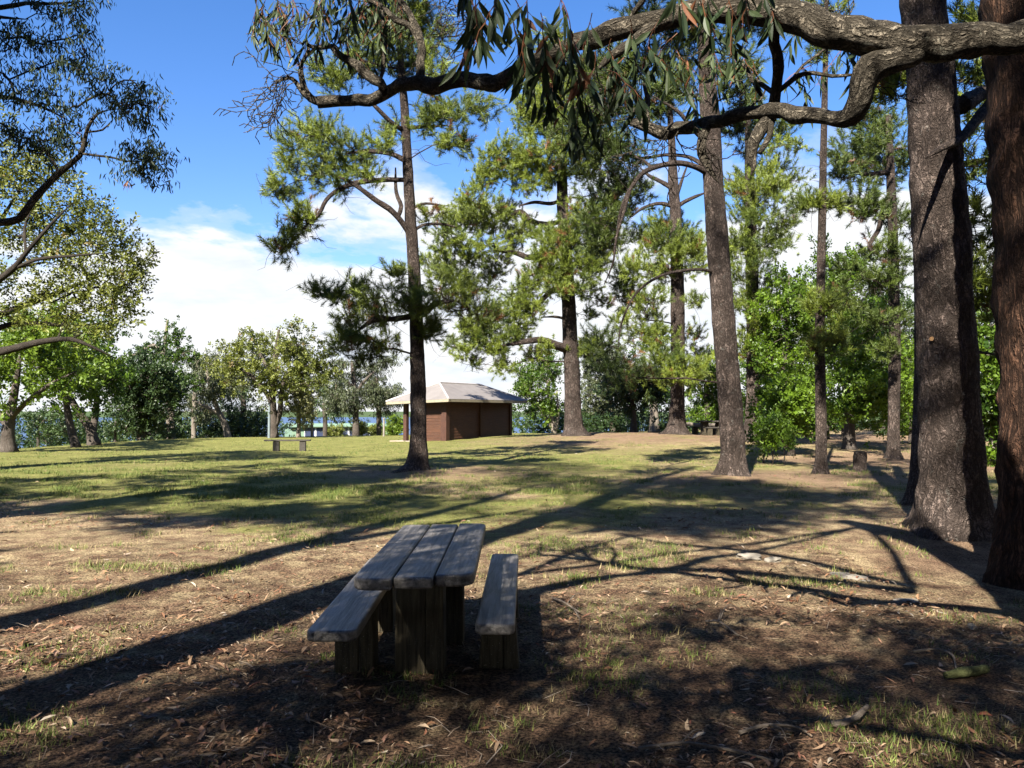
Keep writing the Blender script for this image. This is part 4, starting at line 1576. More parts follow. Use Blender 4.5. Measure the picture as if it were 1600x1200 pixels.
    for px, py, d, n, ln in ((715, -40, 2.7, 7, .22), (735, -20, 2.7, 7, .20), (755, -10, 2.75, 7, .22), (775, -25, 2.7, 8, .30), (800, -10, 2.7, 8, .30), (825, -10, 2.7, 8, .28), (845, 20, 2.7, 7, .20),
                             (810, 70, 2.8, 6, .2), (835, 110, 2.9, 5, .15), (870, -10, 2.7, 7, .25), (880, 70, 2.8, 7, .24), (885, 130, 2.8, 6, .22), (905, 60, 2.8, 8, .25), (930, 80, 2.8, 8, .28), (925, 20, 2.8, 8, .25),
                             (955, 60, 2.85, 8, .28), (950, 110, 2.85, 7, .22), (975, 90, 2.9, 6, .22), (985, 30, 2.9, 7, .22), (1010, 80, 3.0, 6, .2), (1085, -20, 2.9, 6, .2), (1110, -15, 2.9, 6, .2), (1135, -10, 2.9, 7, .22), (1160, -30, 2.9, 6, .2),
                             (1190, -40, 2.9, 5, .2), (1060, -30, 2.9, 6, .18), (1030, 30, 3.0, 6, .22), (790, 20, 2.9, 7, .22), (860, 40, 2.9, 7, .22), (900, 160, 2.85, 5, .14), (870, 170, 2.85, 4, .12), (740, 30, 2.8, 5, .14), (720, 20, 2.8, 5, .12)):
        spray(at(px, py, d), n, ln)
    for i in range(46):      # farther sprays on the same limbs
        px, py, d = [(k.uniform(385, 640), k.uniform(-60, 45), k.uniform(4.6, 5.4)), (k.uniform(1030, 1180), k.uniform(30, 120), k.uniform(4.0, 4.6)), (k.uniform(1250, 1330), k.uniform(-20, 105), k.uniform(3.9, 4.3))][int(k.choice(3, p=[0.62, 0.23, 0.15]))]
        spray(at(px, py, d), 6, 0.24, 0.10, 0.018, 0.35, 0.4)
    for i in range(34):
        px = k.uniform(400, 640)
        spray(at(px, 25 + k.normal() * 30 - 0.0009 * (px - 520) ** 2, k.uniform(4.7, 5.3)), 5, 0.20, 0.10, 0.018, 0.4, 0.35)
    # crown above and behind the camera, clear of the view; it shades the table and the litter in front
    spots = [(-.75, 4.5), (-.2, 5.5), (-.6, 5.2), (.1, 4.6), (-1.1, 5.4), (-.4, 6.2), (-2.6, 3.2), (-1.6, 2.9), (-.8, 3.3), (.1, 3.0), (.9, 3.3), (1.7, 2.9), (2.3, 3.4), (-3.2, 3.9), (.7, 4.3), (1.5, 5.2), (3.1, 4.6),
             (2.9, 3.6), (-.2, 2.3), (1.2, 2.4), (-1.4, 2.3), (3.0, 5.6), (4.4, 5.9), (.2, 3.8), (-2.0, 4.0), (3.8, 4.2), (-.9, 4.9), (-.1, 6.0), (1.0, 4.9), (1.8, 5.7), (2.4, 4.6), (3.4, 5.2), (2.2, 6.3), (4.6, 5.2), (.5, 2.5), (-.6, 2.7), (2.0, 2.5), (-2.2, 2.5)]
    pads = []
    for x, y in spots:
        for _ in range(20):
            h = k.uniform(4.6, 8.5)
            s_ = h / tan(SUN_EL)
            c = np.array([x - s_ * sin(SUN_AZ) + k.normal() * 0.25, y - s_ * cos(SUN_AZ) + k.normal() * 0.25, h])
            if c[1] < 0 or c[2] > 1.6 + 0.53 * c[1] + 1.6:
                break
        pads.append(c)
    C_ = Acc()
    for pts, h0, h1, r0, r1 in (([(1420, 915), (1300, 903), (1167, 895), (1060, 890), (987, 885), (933, 872), (905, 858)], 5.6, 6.6, 0.10, 0.04),
                                ([(1150, 868), (1100, 873), (1060, 888), (1013, 895), (933, 904), (800, 923), (760, 940)], 6.8, 6.2, 0.05, 0.07),
                                ([(807, 897), (860, 880), (910, 860), (953, 847), (1000, 838)], 7.0, 7.6, 0.07, 0.03),
                                ([(1420, 905), (1300, 880), (1233, 870), (1150, 860), (1027, 850), (960, 836)], 6.2, 7.4, 0.09, 0.03)):
        Q = []
        for i, (px, py) in enumerate(pts):
            d = EYE * F / (py - 645)
            h = h0 + (h1 - h0) * i / (len(pts) - 1)
            s_ = h / tan(SUN_EL)
            Q.append(np.array([(px - 800) / F * d - s_ * sin(SUN_AZ), d - s_ * cos(SUN_AZ), h]) + k.normal(size=3) * 0.03)
        if r0 < r1:
            Q, r0, r1 = Q[::-1], r1, r0
        foot = base + np.array([-2.0, -1.2, 8.5])
        knee = foot * 0.55 + Q[0] * 0.45 + np.array([0, -.3, 0.25])
        t.limb([foot, knee, Q[0]], [0.055, 0.05, 0.05], 8, 0.3, 0, 0.12, 8.0, acc=C_)
        t.limb(Q, np.linspace(r0, r1, len(Q)), 9, 0.3, 0, 0.08, 8.0, acc=C_)
        for j in range(9):
            i = int(k.integers(1, len(Q)))
            p = Q[i] + (Q[i - 1] - Q[i]) * k.uniform()
            dr = norm(k.normal(size=3) + np.array([0, 0, 0.4]))
            W_ = [p]
            for _ in range(5):
                dr = norm(dr + 0.35 * k.normal(size=3))
                W_.append(W_[-1] + dr * k.uniform(0.12, 0.3))
            t.limb(W_, np.linspace(0.022, 0.006, 6), 5, 0.2, 0, 0.1, 9.0, acc=C_)
    pads.sort(key=lambda c: np.linalg.norm(c - base - np.array([0, 0, 4])))
    for c in pads:
        r = np.array([1, 1, 0.6]) * k.uniform(0.45, 0.75)
        ends, _ = t.grow_pad(c, r, 16, 0.6, 0.08, lo=4.0)
        t.leaves(ends, 'gum', 5, 1.2, -0.1, 0.4, 0.2, True)
    t.finish_wood(maxr=0.09)
    t.trunk = t.wood.build('trunk', M['barkgum'], t.root, base, True)
    A.build('limb', M['barkgum'], t.root, base, True)
    B.build('limb', M['barkgum'], t.root, base, True)
    C_.build('limb', M['barkgum'], t.root, base, True)
    near.build('leaf_spray', M['gum'], t.root, base)
    t.crown.build('crown', M['gum'], t.root, base)


overhanging_gum()

# --- red-barked trunk at the right edge
b = on_ground(1625, 7.9)
pine('gum_tree', 'thick red-brown stringy-barked trunk cut by the right edge', b,
     [(1634, 935, 66), (1629, 860, 58), (1626, 700, 56), (1622, 500, 60), (1617, 300, 60), (1610, 80, 66), (1606, -60, 66), (1600, -260, 60), (1590, -520, 48)], 7.9,
     [(1560, -520, 130, 70), (1750, -450, 150, 80), (1450, -640, 150, 80), (1700, -640, 160, 80)], 0.8, 'gum', 'gum', 110, 1.0, 'barkred', flare=0.45, sides=40, step=0.07, rough=0.2, nscale=9, group='gum trees', slope=0.6, lo=5)

# --- big pine right of centre
b = on_ground(1488, 10.5)
big = pine('pine_tree', 'massive flaking-barked pine trunk at right, widest of the pines', b,
     [(1488, 840, 56), (1489, 800, 50), (1487, 700, 45), (1477, 500, 41), (1466, 300, 40), (1452, 100, 34.5), (1441, 0, 32), (1432, -120, 29), (1415, -330, 22), (1400, -560, 12)], 10.5,
     [(1300, -300, 90, 40), (1560, -330, 110, 45), (1450, -520, 120, 50), (1230, -420, 100, 40), (1640, -480, 110, 45), (1350, -620, 110, 50), (1500, -700, 120, 50)], 0.8, 'near', 'pine', 120, 1.6,
     flare=0.50, sides=44, step=0.08, rough=0.13, nscale=8, lo=7,
     limbs=([(1500, 165, .3, 16), (1530, 148, .9, 13), (1565, 132, 1.5, 11), (1620, 110, 2.2, 8)], [(1548, 160, 1.1, 10), (1520, 195, .3, 9), (1500, 218, -.2, 7), (1470, 232, -.7, 5), (1444, 248, -1.0, 2)]))

M['cutwood'] = plain_mat('cut_wood', (0.26, 0.13, 0.05), (0.40, 0.26, 0.13), 30, 0.8)
for px, py, r_ in ((1444, 532, 0.035), (1448, 150, 0.025)):
    p = at(px, py, 10.5)
    ctr = at(1478, py, 10.5)
    nr = norm(np.array([p[0] - ctr[0], -0.22, 0.0]))
    p = ctr + nr * 0.31
    a = Acc()
    tube(a, [p - nr * .1, p + nr * .03, p + nr * .085], [r_ * 1.5, r_ * 1.2, r_], 12, 0.2)
    st = a.build('branch_stub', M['barkpine'], big.root, big.base, True)
    a = Acc()
    tube(a, [p + nr * .084, p + nr * .09], r_ * 0.85, 12, 0.1)
    a.build('cut_face', M['cutwood'], st, big.base)

# --- slimmer pine half hidden behind it
b = on_ground(1428, 14.0)
pine('pine_tree', 'slim dark pine half hidden behind the massive pine trunk', b,
     [(1431, 782, 22), (1438, 740, 16), (1443, 600, 14), (1443, 400, 13), (1446, 200, 12), (1450, 40, 10)], 14.0,
     [(1530, 120, 40, 26), (1522, 60, 30, 24), (1540, 200, 36, 30), (1530, 260, 30, 20), (1526, 380, 34, 20), (1520, 335, 30, 14), (1540, 430, 30, 18), (1395, 150, 25, 16), (1390, 110, 25, 14), (1535, 20, 26, 18), (1530, 480, 26, 20)], 0.6, 'mid', 'pine', 130, 2.0, flare=0.4,
     limbs=([(1440, 300, .2, 7), (1490, 262, .3, 6), (1540, 250, .5, 5), (1590, 238, .8, 4)], [(1440, 440, .2, 6), (1500, 448, .2, 5), (1560, 440, .4, 4)], [(1438, 480, .1, 5), (1500, 540, .2, 4), (1560, 555, .2, 3)]))

# --- pine with pale lit bark, right of the shelter (stout, mid distance)
b = on_ground(1148, 19.0)
pine('pine_tree', 'stout pine with curving bare branches, its bark in dappled sun', b,
     [(1148, 752, 24), (1147, 735, 20), (1145, 690, 18.2), (1138, 590, 18), (1129, 480, 17.6), (1120, 360, 16.6), (1113, 260, 15.5), (1109, 180, 15), (1103, 100, 12), (1100, 20, 10), (1096, -80, 7), (1092, -200, 4)], 19.0,
     [(975, 300, 45, 26), (940, 340, 40, 26), (955, 380, 34, 22), (985, 240, 40, 24), (1010, 170, 40, 26), (1060, 140, 34, 24), (950, 180, 40, 28), (930, 230, 40, 30), (905, 200, 36, 26), (1010, 110, 46, 26), (950, 110, 50, 30), (1080, 60, 50, 30),
      (1160, 110, 40, 22), (1170, 40, 50, 26), (1150, 200, 34, 22, .6), (1010, 40, 50, 28), (950, 540, 24, 14), (958, 580, 26, 18), (1000, 590, 34, 16, .4, .3), (1130, -60, 60, 34), (1040, -40, 60, 30), (1075, -140, 60, 40), (925, 130, 44, 26), (1150, 150, 34, 16)],
     0.9, 'near', 'pinedark', 140, 2.0, flare=0.55, sides=30, step=0.12, rough=0.12, nscale=7, dead=0.02, per=5,
     limbs=([(1108, 272, 0, 5.40), (1090, 262, -.2, 4.80), (1065, 255, -.4, 4.20), (1035, 258, -.6, 3.90), (1005, 270, -.8, 3.60), (985, 295, -.9, 3.00), (970, 330, -1, 2.40), (962, 375, -1, 1.80)],
            [(1100, 258, 0, 3.30), (1075, 245, .3, 3.00), (1040, 242, .5, 2.70), (1000, 247, .7, 2.40), (955, 238, .9, 1.80)],
            [(1122, 427, 0, 2.40), (1095, 421, -.3, 2.28), (1060, 424, -.6, 2.16), (1030, 432, -.8, 2.04), (1000, 452, -1, 1.80), (982, 478, -1.1, 1.56), (970, 510, -1.1, 1.44), (966, 545, -1.2, 1.20)],
            [(1112, 230, 0, 3.60), (1085, 205, -.3, 3.00), (1060, 175, -.5, 3.00), (1020, 150, -.6, 2.40)],
            [(1103, 165, 0, 3.00), (1085, 150, .3, 2.70), (1060, 148, .6, 2.40), (1030, 150, 1, 1.80)],
            [(985, 295, -.9, 2.40), (975, 330, -1, 2.16), (963, 372, -1, 1.80), (958, 410, -1, 1.44), (944, 445, -1, 1.20)]))

# --- tall pine left of the shelter
b = on_ground(651, 21.0)
pine('pine_tree', 'tall slender pine in front of the shelter, crown open to blue sky', b,
     [(653, 742, 21), (654, 725, 15.5), (654, 680, 13), (653, 600, 12), (651, 520, 11), (648, 440, 10), (642, 350, 9), (637, 260, 8), (632, 170, 6.5), (626, 90, 5), (622, 0, 4), (618, -80, 2.5)], 21.0,
     [(600, 60, 30, 22), (640, 40, 34, 24), (610, 100, 40, 24), (570, 95, 34, 20), (540, 125, 34, 22), (505, 115, 26, 18), (650, 90, 36, 24), (590, 25, 36, 20), (680, 115, 30, 16), (560, 55, 24, 16), (640, -20, 40, 26), (585, -40, 40, 24),
      (480, 200, 30, 16), (465, 225, 26, 18), (505, 210, 30, 16), (540, 225, 30, 16), (500, 245, 30, 16), (535, 260, 36, 18), (565, 245, 28, 15), (460, 262, 24, 18), (485, 275, 30, 14), (525, 288, 26, 10),
      (428, 290, 20, 14, .2, .1), (440, 300, 18, 9), (462, 340, 24, 18, -.6, .2), (478, 352, 16, 12, -.6, .2), (445, 375, 14, 12, -.8, .2), (438, 392, 10, 8), (600, 226, 24, 10), (615, 208, 18, 10), (575, 275, 22, 9),
      (665, 195, 30, 14), (695, 185, 34, 15), (730, 172, 34, 14), (755, 172, 22, 10), (690, 165, 24, 12), (722, 230, 13, 12, -.3, .1), (700, 222, 8, 8), (676, 332, 18, 9, .1, .5), (655, 30, 34, 22), (690, 60, 20, 14),
      (600, 470, 40, 17, -.9), (645, 468, 40, 16, -1.0), (690, 458, 36, 15, -.6), (715, 446, 26, 13), (570, 478, 34, 16), (555, 452, 16, 10), (520, 462, 16, 8), (500, 458, 10, 6), (545, 500, 28, 18, -.7, .1), (560, 525, 34, 18, -.9, .2), (535, 540, 24, 14, -.9, .2),
      (590, 545, 30, 14, -.6, .3), (575, 558, 24, 10, -.6, .2), (700, 478, 30, 9, .3, .6), (730, 484, 24, 12, .3, .5), (755, 490, 18, 10, .3, .4), (670, 520, 9, 8), (676, 514, 5, 6), (605, 500, 26, 10), (660, 480, 30, 12, -1), (622, 430, 8, 10)],
     0.9, 'near', 'pine', 150, 2.0, flare=0.55, sides=24, step=0.15, rough=0.13, nscale=8, dead=0.012, per=6,
     limbs=([(645, 378, 0, 6), (637, 360, -.1, 5), (622, 340, -.3, 4.5), (608, 326, -.4, 4.5), (590, 315, -.5, 4), (570, 300, -.6, 3.5), (545, 283, -.7, 3), (525, 275, -.8, 2.5)],
            [(622, 338, -.3, 4), (627, 322, -.2, 3.5), (619, 300, -.1, 3), (618, 262, 0, 2.5)],
            [(634, 281, 0, 4), (600, 281, -.2, 4), (560, 285, -.4, 4), (530, 296, -.5, 3.5), (510, 312, -.6, 3.2), (498, 335, -.7, 3), (478, 350, -.7, 2.5)],
            [(632, 250, 0, 4.5), (610, 240, .2, 4), (575, 236, .4, 3.6), (540, 240, .6, 3)], [(632, 205, 0, 4), (610, 190, -.3, 3.6), (590, 170, -.5, 3.2), (570, 150, -.6, 3)],
            [(652, 495, -.1, 5), (665, 488, -.4, 5), (682, 474, -.8, 4.4), (710, 470, -1, 3)], [(650, 492, 0, 5), (620, 498, -.3, 4.5), (585, 500, -.6, 4), (555, 520, -.8, 3)], [(636, 200, 0, 3.5), (665, 198, .2, 3), (700, 196, .3, 2.6)], [(645, 325, 0, 2.5), (665, 318, .1, 2.2), (700, 322, .2, 1.5)],
            [(646, 362, 0, 3), (660, 352, .1, 2.5), (690, 350, .2, 2), (715, 356, .3, 1.5)]))

# --- broad pine on the mound
d2 = 40.0
b = on_ground(896, d2)
pine('pine_tree', 'broad layered pine with pale trunk on the mound right of the shelter', b,
     [(897, 684, 20), (896, 672, 14.5), (895, 640, 12.8), (894, 590, 12.3), (891, 540, 11.8), (889, 480, 11), (884, 400, 10), (879, 320, 9), (877, 240, 8), (872, 160, 6), (868, 90, 4), (866, 40, 2)], d2,
     [(785, 240, 34, 20), (765, 262, 28, 20), (810, 245, 30, 18), (755, 285, 24, 16), (800, 275, 34, 18), (840, 262, 34, 18), (870, 275, 26, 18), (840, 290, 30, 14, -1, .2), (850, 240, 34, 20), (895, 240, 34, 20, -1.5, .15), (920, 270, 34, 22, 0, .1), (885, 205, 44, 24), (845, 200, 34, 22),
      (830, 170, 36, 24), (870, 160, 40, 24), (910, 180, 40, 26), (860, 120, 36, 26), (895, 120, 36, 26), (865, 75, 30, 26), (850, 140, 30, 22), (945, 235, 34, 22), (950, 300, 26, 20),
      (740, 320, 30, 17), (765, 332, 36, 18), (720, 345, 28, 17), (700, 362, 28, 15), (745, 350, 40, 18), (790, 335, 28, 14), (715, 385, 26, 13), (690, 390, 20, 12), (672, 410, 16, 12), (735, 405, 34, 14), (700, 420, 28, 13), (770, 385, 36, 15), (805, 372, 28, 15), (820, 360, 26, 13), (775, 410, 26, 11),
      (688, 430, 20, 15), (770, 428, 24, 11), (735, 445, 26, 13), (755, 450, 18, 8), (850, 400, 22, 14), (860, 375, 28, 18, -1.5), (900, 365, 36, 22, -2), (930, 380, 30, 22, -1.5, .1), (905, 335, 34, 22, -2, .45), (880, 385, 30, 22, -2, .1), (940, 350, 28, 18, 0, .3), (960, 330, 26, 18), (870, 420, 34, 20, -1.5, .15), (905, 420, 34, 22, -2), (930, 410, 30, 20),
      (845, 425, 26, 16, -1), (825, 448, 26, 16, -1), (865, 450, 26, 16, -2, .2), (895, 455, 26, 14, -2, .1), (810, 470, 28, 18, -1), (790, 488, 28, 18, -1), (770, 500, 26, 16, -1), (830, 480, 26, 16, -1), (812, 505, 26, 14, -1), (745, 508, 24, 15, -1), (725, 515, 18, 14, -1), (760, 530, 26, 14, -1), (735, 535, 18, 12, -1), (790, 528, 28, 14, -1), (815, 530, 20, 10, -1),
      (780, 555, 18, 14, -1), (790, 575, 18, 12, -1), (725, 555, 12, 9, -1), (770, 545, 22, 12, -1), (705, 540, 8, 8), (835, 560, 12, 16, -.5), (845, 545, 14, 12), (920, 455, 16, 10), (940, 470, 14, 12, 0, .5), (915, 492, 12, 7), (925, 540, 22, 14, 0, .1), (915, 555, 22, 10, 0, .2), (740, 570, 8, 6)],
     1.8, 'mid', 'pine', 160, 1.9, scale=1.15, flare=0.6, sides=22, step=0.25, rough=0.10, dead=0.02, per=5, arch=0.05,
     limbs=([(886, 545, 0, 8), (870, 540, -.6, 7), (855, 534, -1, 6), (838, 531, -1.2, 5), (815, 535, -1.3, 4), (785, 540, -1.4, 3)], [(888, 440, 0, 5), (865, 452, -.5, 4), (845, 470, -.8, 3.5), (820, 490, -1, 3)], [(884, 395, 0, 4.5), (850, 398, 0, 5), (825, 402, 0, 4.5), (805, 395, 0, 4), (775, 392, 0, 3)],
            [(882, 345, 0, 4), (855, 350, .4, 4), (830, 345, .8, 4), (812, 330, 1, 3.6), (790, 345, 1, 2.6)], [(881, 312, 0, 3.4), (860, 318, 0, 3), (835, 316, 0, 2.6), (810, 322, 0, 2)], [(890, 500, 0, 2.4), (868, 495, 0, 2), (845, 496, 0, 1.5)]))

# --- pine behind the stout one, bare topped
b = on_ground(1056, 40.0)
pine('pine_tree', 'pine with leafless upper branches left of the stout pine', b,
     [(1056, 682, 19), (1057, 668, 13), (1058, 640, 11.5), (1059, 580, 10.5), (1059, 500, 11), (1058, 420, 10), (1056, 340, 9), (1052, 290, 8), (1050, 230, 6), (1046, 160, 4), (1044, 90, 2)], 40.0,
     [(1035, 350, 34, 18), (1010, 365, 28, 18), (1065, 360, 34, 18), (1085, 370, 26, 18), (1040, 380, 40, 20), (1020, 395, 30, 18), (1075, 395, 30, 16), (1000, 420, 26, 16), (980, 430, 26, 20), (1020, 430, 30, 16), (970, 450, 26, 18), (1045, 420, 24, 14, -1, .2), (985, 470, 28, 18), (1020, 470, 30, 16), (1010, 500, 30, 18), (975, 500, 26, 16), (1030, 520, 26, 16),
      (1005, 530, 26, 14), (1075, 420, 26, 14), (1090, 400, 22, 14), (1030, 560, 30, 16, -1.5), (1060, 570, 34, 18, -2), (1085, 580, 30, 18, -1.5), (1050, 590, 34, 14, -2), (1095, 560, 26, 16), (1090, 470, 22, 12), (1085, 520, 22, 12), (1020, 590, 26, 14), (1050, 150, 26, 18), (1025, 175, 24, 16), (1070, 120, 24, 18), (1080, 590, 24, 12)],
     1.6, 'mid', 'pine', 170, 1.5, scale=1.2, flare=0.6, sides=20, step=0.25, dead=0.03, per=5,
     limbs=([(1052, 330, 0, 4), (1065, 318, .3, 3.5), (1085, 308, .6, 3), (1105, 300, .8, 2)], [(1050, 322, 0, 3.5), (1030, 318, -.3, 3), (1005, 325, -.5, 2.5), (985, 340, -.7, 2)], [(1051, 295, 0, 4), (1035, 285, 0, 3.5), (1015, 275, 0, 3), (1000, 262, 0, 2.4)], [(1056, 310, 0, 3), (1066, 280, .3, 2.5), (1075, 255, .5, 2)]))

# --- thin straight pine
b = on_ground(1283, 20.0)
pine('pine_tree', 'very thin straight pine trunk, nearly bare, before the bright green maples', b,
     [(1283, 745, 13), (1283, 730, 9.5), (1283, 680, 8.5), (1282, 600, 8), (1281, 520, 7.5), (1283, 420, 6.5), (1285, 320, 6), (1287, 220, 5.2), (1289, 130, 4.5), (1291, 40, 3.6), (1292, -60, 2)], 20.0,
     [(1268, 318, 9, 6), (1250, 321, 8, 6), (1305, 318, 9, 7), (1275, 480, 18, 14, 0, .1), (1300, 470, 14, 10), (1285, 520, 20, 14, -.5), (1270, 545, 16, 8, -.4, .5), (1310, 535, 14, 9), (1290, 80, 20, 20), (1275, 50, 20, 18), (1305, 20, 24, 20), (1280, -20, 24, 20), (1300, -60, 24, 20)],
     0.4, 'near', 'pine', 180, 0.9, flare=0.45, sides=18, step=0.15, rough=0.10, nscale=8, maxr=0.03)

# --- two more pines among the maples
b = on_ground(1395, 26.0)
pine('pine_tree', 'pine with black drooping boughs between the thin pine and the massive one', b,
     [(1396, 722, 14), (1396, 705, 9.5), (1397, 620, 9), (1398, 520, 8.5), (1396, 420, 8), (1394, 330, 7), (1390, 240, 6), (1388, 180, 4)], 26.0,
     [(1345, 195, 26, 16), (1365, 215, 30, 18), (1330, 230, 28, 16), (1390, 195, 28, 16), (1310, 245, 26, 13), (1350, 250, 36, 18), (1395, 235, 30, 18), (1330, 270, 26, 12), (1375, 275, 34, 16), (1405, 270, 26, 16), (1350, 310, 30, 16, -1), (1370, 330, 26, 14, -1), (1345, 340, 24, 14, -1, .3), (1310, 318, 16, 6), (1390, 340, 26, 12),
      (1380, 385, 26, 14, -1), (1405, 400, 26, 14, -1), (1360, 400, 16, 10), (1330, 420, 18, 14, -1), (1318, 462, 16, 16, -1), (1340, 480, 14, 12), (1365, 440, 26, 14, -1), (1395, 440, 28, 14, -1), (1370, 500, 28, 14, -1), (1400, 500, 26, 14), (1380, 545, 24, 10, -1), (1365, 170, 20, 12), (1305, 270, 14, 10), (1410, 350, 22, 14)],
     1.4, 'mid', 'pinedark', 190, 2.0, flare=0.5, dead=0.02, per=5, arch=0.02,
     limbs=([(1394, 300, 0, 4), (1380, 330, -.6, 4), (1372, 360, -.9, 3.6), (1358, 385, -1, 3), (1372, 398, -1, 2.6)], [(1392, 268, 0, 4), (1350, 272, -.3, 3.5), (1318, 262, -.5, 2.5)], [(1394, 320, 0, 3.6), (1360, 318, -.5, 3), (1300, 318, -.8, 2)]))
b = on_ground(1178, 36.0)
pine('pine_tree', 'tall layered pine standing just right behind the stout pine', b,
     [(1178, 668, 20), (1177, 650, 12), (1177, 560, 10.5), (1176, 470, 10), (1174, 380, 9), (1172, 300, 8), (1170, 220, 6), (1168, 150, 4)], 36.0,
     [(1190, 270, 34, 16), (1160, 285, 26, 16), (1215, 295, 28, 14), (1180, 300, 36, 18), (1150, 300, 24, 16), (1235, 282, 22, 10), (1200, 315, 30, 14), (1160, 330, 26, 16), (1190, 340, 34, 16), (1225, 345, 28, 11), (1205, 355, 30, 12), (1165, 380, 34, 16), (1195, 385, 34, 14), (1225, 380, 22, 10), (1150, 395, 26, 14), (1180, 405, 34, 14), (1160, 430, 30, 16), (1195, 440, 30, 14), (1175, 470, 34, 16), (1205, 475, 26, 14), (1150, 480, 24, 14), (1185, 510, 34, 16),
      (1215, 215, 26, 12), (1235, 200, 22, 9), (1195, 240, 26, 12), (1245, 225, 18, 8), (1175, 200, 28, 16), (1165, 160, 24, 16), (1205, 180, 24, 12), (1160, 540, 26, 14), (1205, 540, 28, 14), (1150, 120, 24, 14), (1215, 260, 22, 10)],
     1.6, 'mid', 'pine', 200, 1.5, scale=1.2, flare=0.55, per=5)

# --- left: gum branch reaching in from the left edge
b = np.array([-9.1, 11.0, gz(-9.1, 11.0)])
broadleaf('gum_tree', 'gum reaching in from the left edge with one long pale branch and dark leaf clumps', b,
          [(-230, 800, 40), (-220, 640, 30), (-200, 420, 26), (-150, 160, 22), (-110, -60, 16), (-90, -300, 10)], 11.0, None, 0, 0, 'gum', 'gum', 210, 'barkgum', 0.42,
          limbs=([(-190, 400, 0, 11.20), (-110, 372, .1, 8.80), (-40, 352, .1, 7.20), (0, 348, 0, 6.40), (30, 342, 0, 6.40), (48, 318, 0, 5.60), (72, 290, 0, 5.60), (98, 266, 0, 4.80), (125, 243, 0, 4.40), (132, 220, 0, 3.60), (138, 198, 0, 2.88), (152, 178, 0, 2.40), (170, 172, 0, 1.60)],
                 [(128, 240, 0, 2.08), (150, 243, 0, 1.76), (175, 246, 0, 1.60), (200, 252, .05, 1.28), (228, 252, .1, 0.80)], [(138, 206, 0, 1.60), (160, 203, 0, 1.44), (175, 188, 0, 1.20)],
                 [(-120, 0, 0, 8.00), (-60, 10, 0, 5.60), (0, 12, 0, 4.00), (40, 5, 0, 3.20), (80, 6, 0, 2.40), (130, 2, 0, 1.60)], [(-60, 10, 0, 4.00), (-10, 25, 0, 3.20), (40, 30, 0, 2.40)],
                 [(92, 270, 0, 1.92), (82, 250, 0, 1.76), (70, 235, 0, 1.60)], [(-150, 200, 0, 6.40), (-80, 170, 0, 4.80), (-10, 150, 0, 3.20), (60, 165, 0, 2.40), (110, 190, 0, 1.60)]),
          slope=0.3, flat=0.7, group='gum trees', hang=True, per=4, up=0.0, tone=0.28, cat='tree', maxr=0.03, scale=0.72,
          extra=[(195, 125, 26, 14), (215, 145, 24, 18), (180, 150, 26, 14), (230, 165, 18, 20), (165, 130, 20, 14), (205, 170, 22, 14), (235, 195, 8, 12), (160, 145, 16, 14),
                 (215, 240, 12, 9), (235, 245, 16, 12), (225, 258, 20, 12), (245, 240, 8, 10), (218, 270, 10, 10), (245, 262, 8, 8),
                 (110, 100, 22, 12), (125, 110, 16, 10), (65, 105, 20, 12), (90, 150, 30, 10), (115, 165, 26, 12), (75, 165, 24, 12), (60, 205, 26, 12), (90, 215, 28, 14), (115, 225, 18, 10), (35, 215, 26, 12), (15, 205, 20, 14), (70, 235, 30, 12), (100, 195, 18, 10),
                 (10, 50, 26, 16), (40, 60, 30, 12), (75, 65, 26, 12), (100, 75, 20, 10), (20, 75, 26, 10), (60, 15, 30, 8), (90, 5, 28, 8), (125, 10, 16, 8), (10, 150, 24, 10), (35, 140, 20, 8), (5, 115, 18, 8), (120, 55, 16, 8), (-30, 90, 40, 20), (-40, 190, 40, 20), (-30, 30, 40, 20), (118, 25, 10, 8), (-60, -90, 60, 40), (30, -70, 50, 30), (100, -80, 50, 30), (0, -160, 60, 40), (90, -170, 60, 40), (-120, -150, 70, 50), (-180, -60, 70, 50), (160, -130, 40, 30), (-60, -240, 70, 50), (60, -250, 60, 40), (-200, 60, 60, 50)])

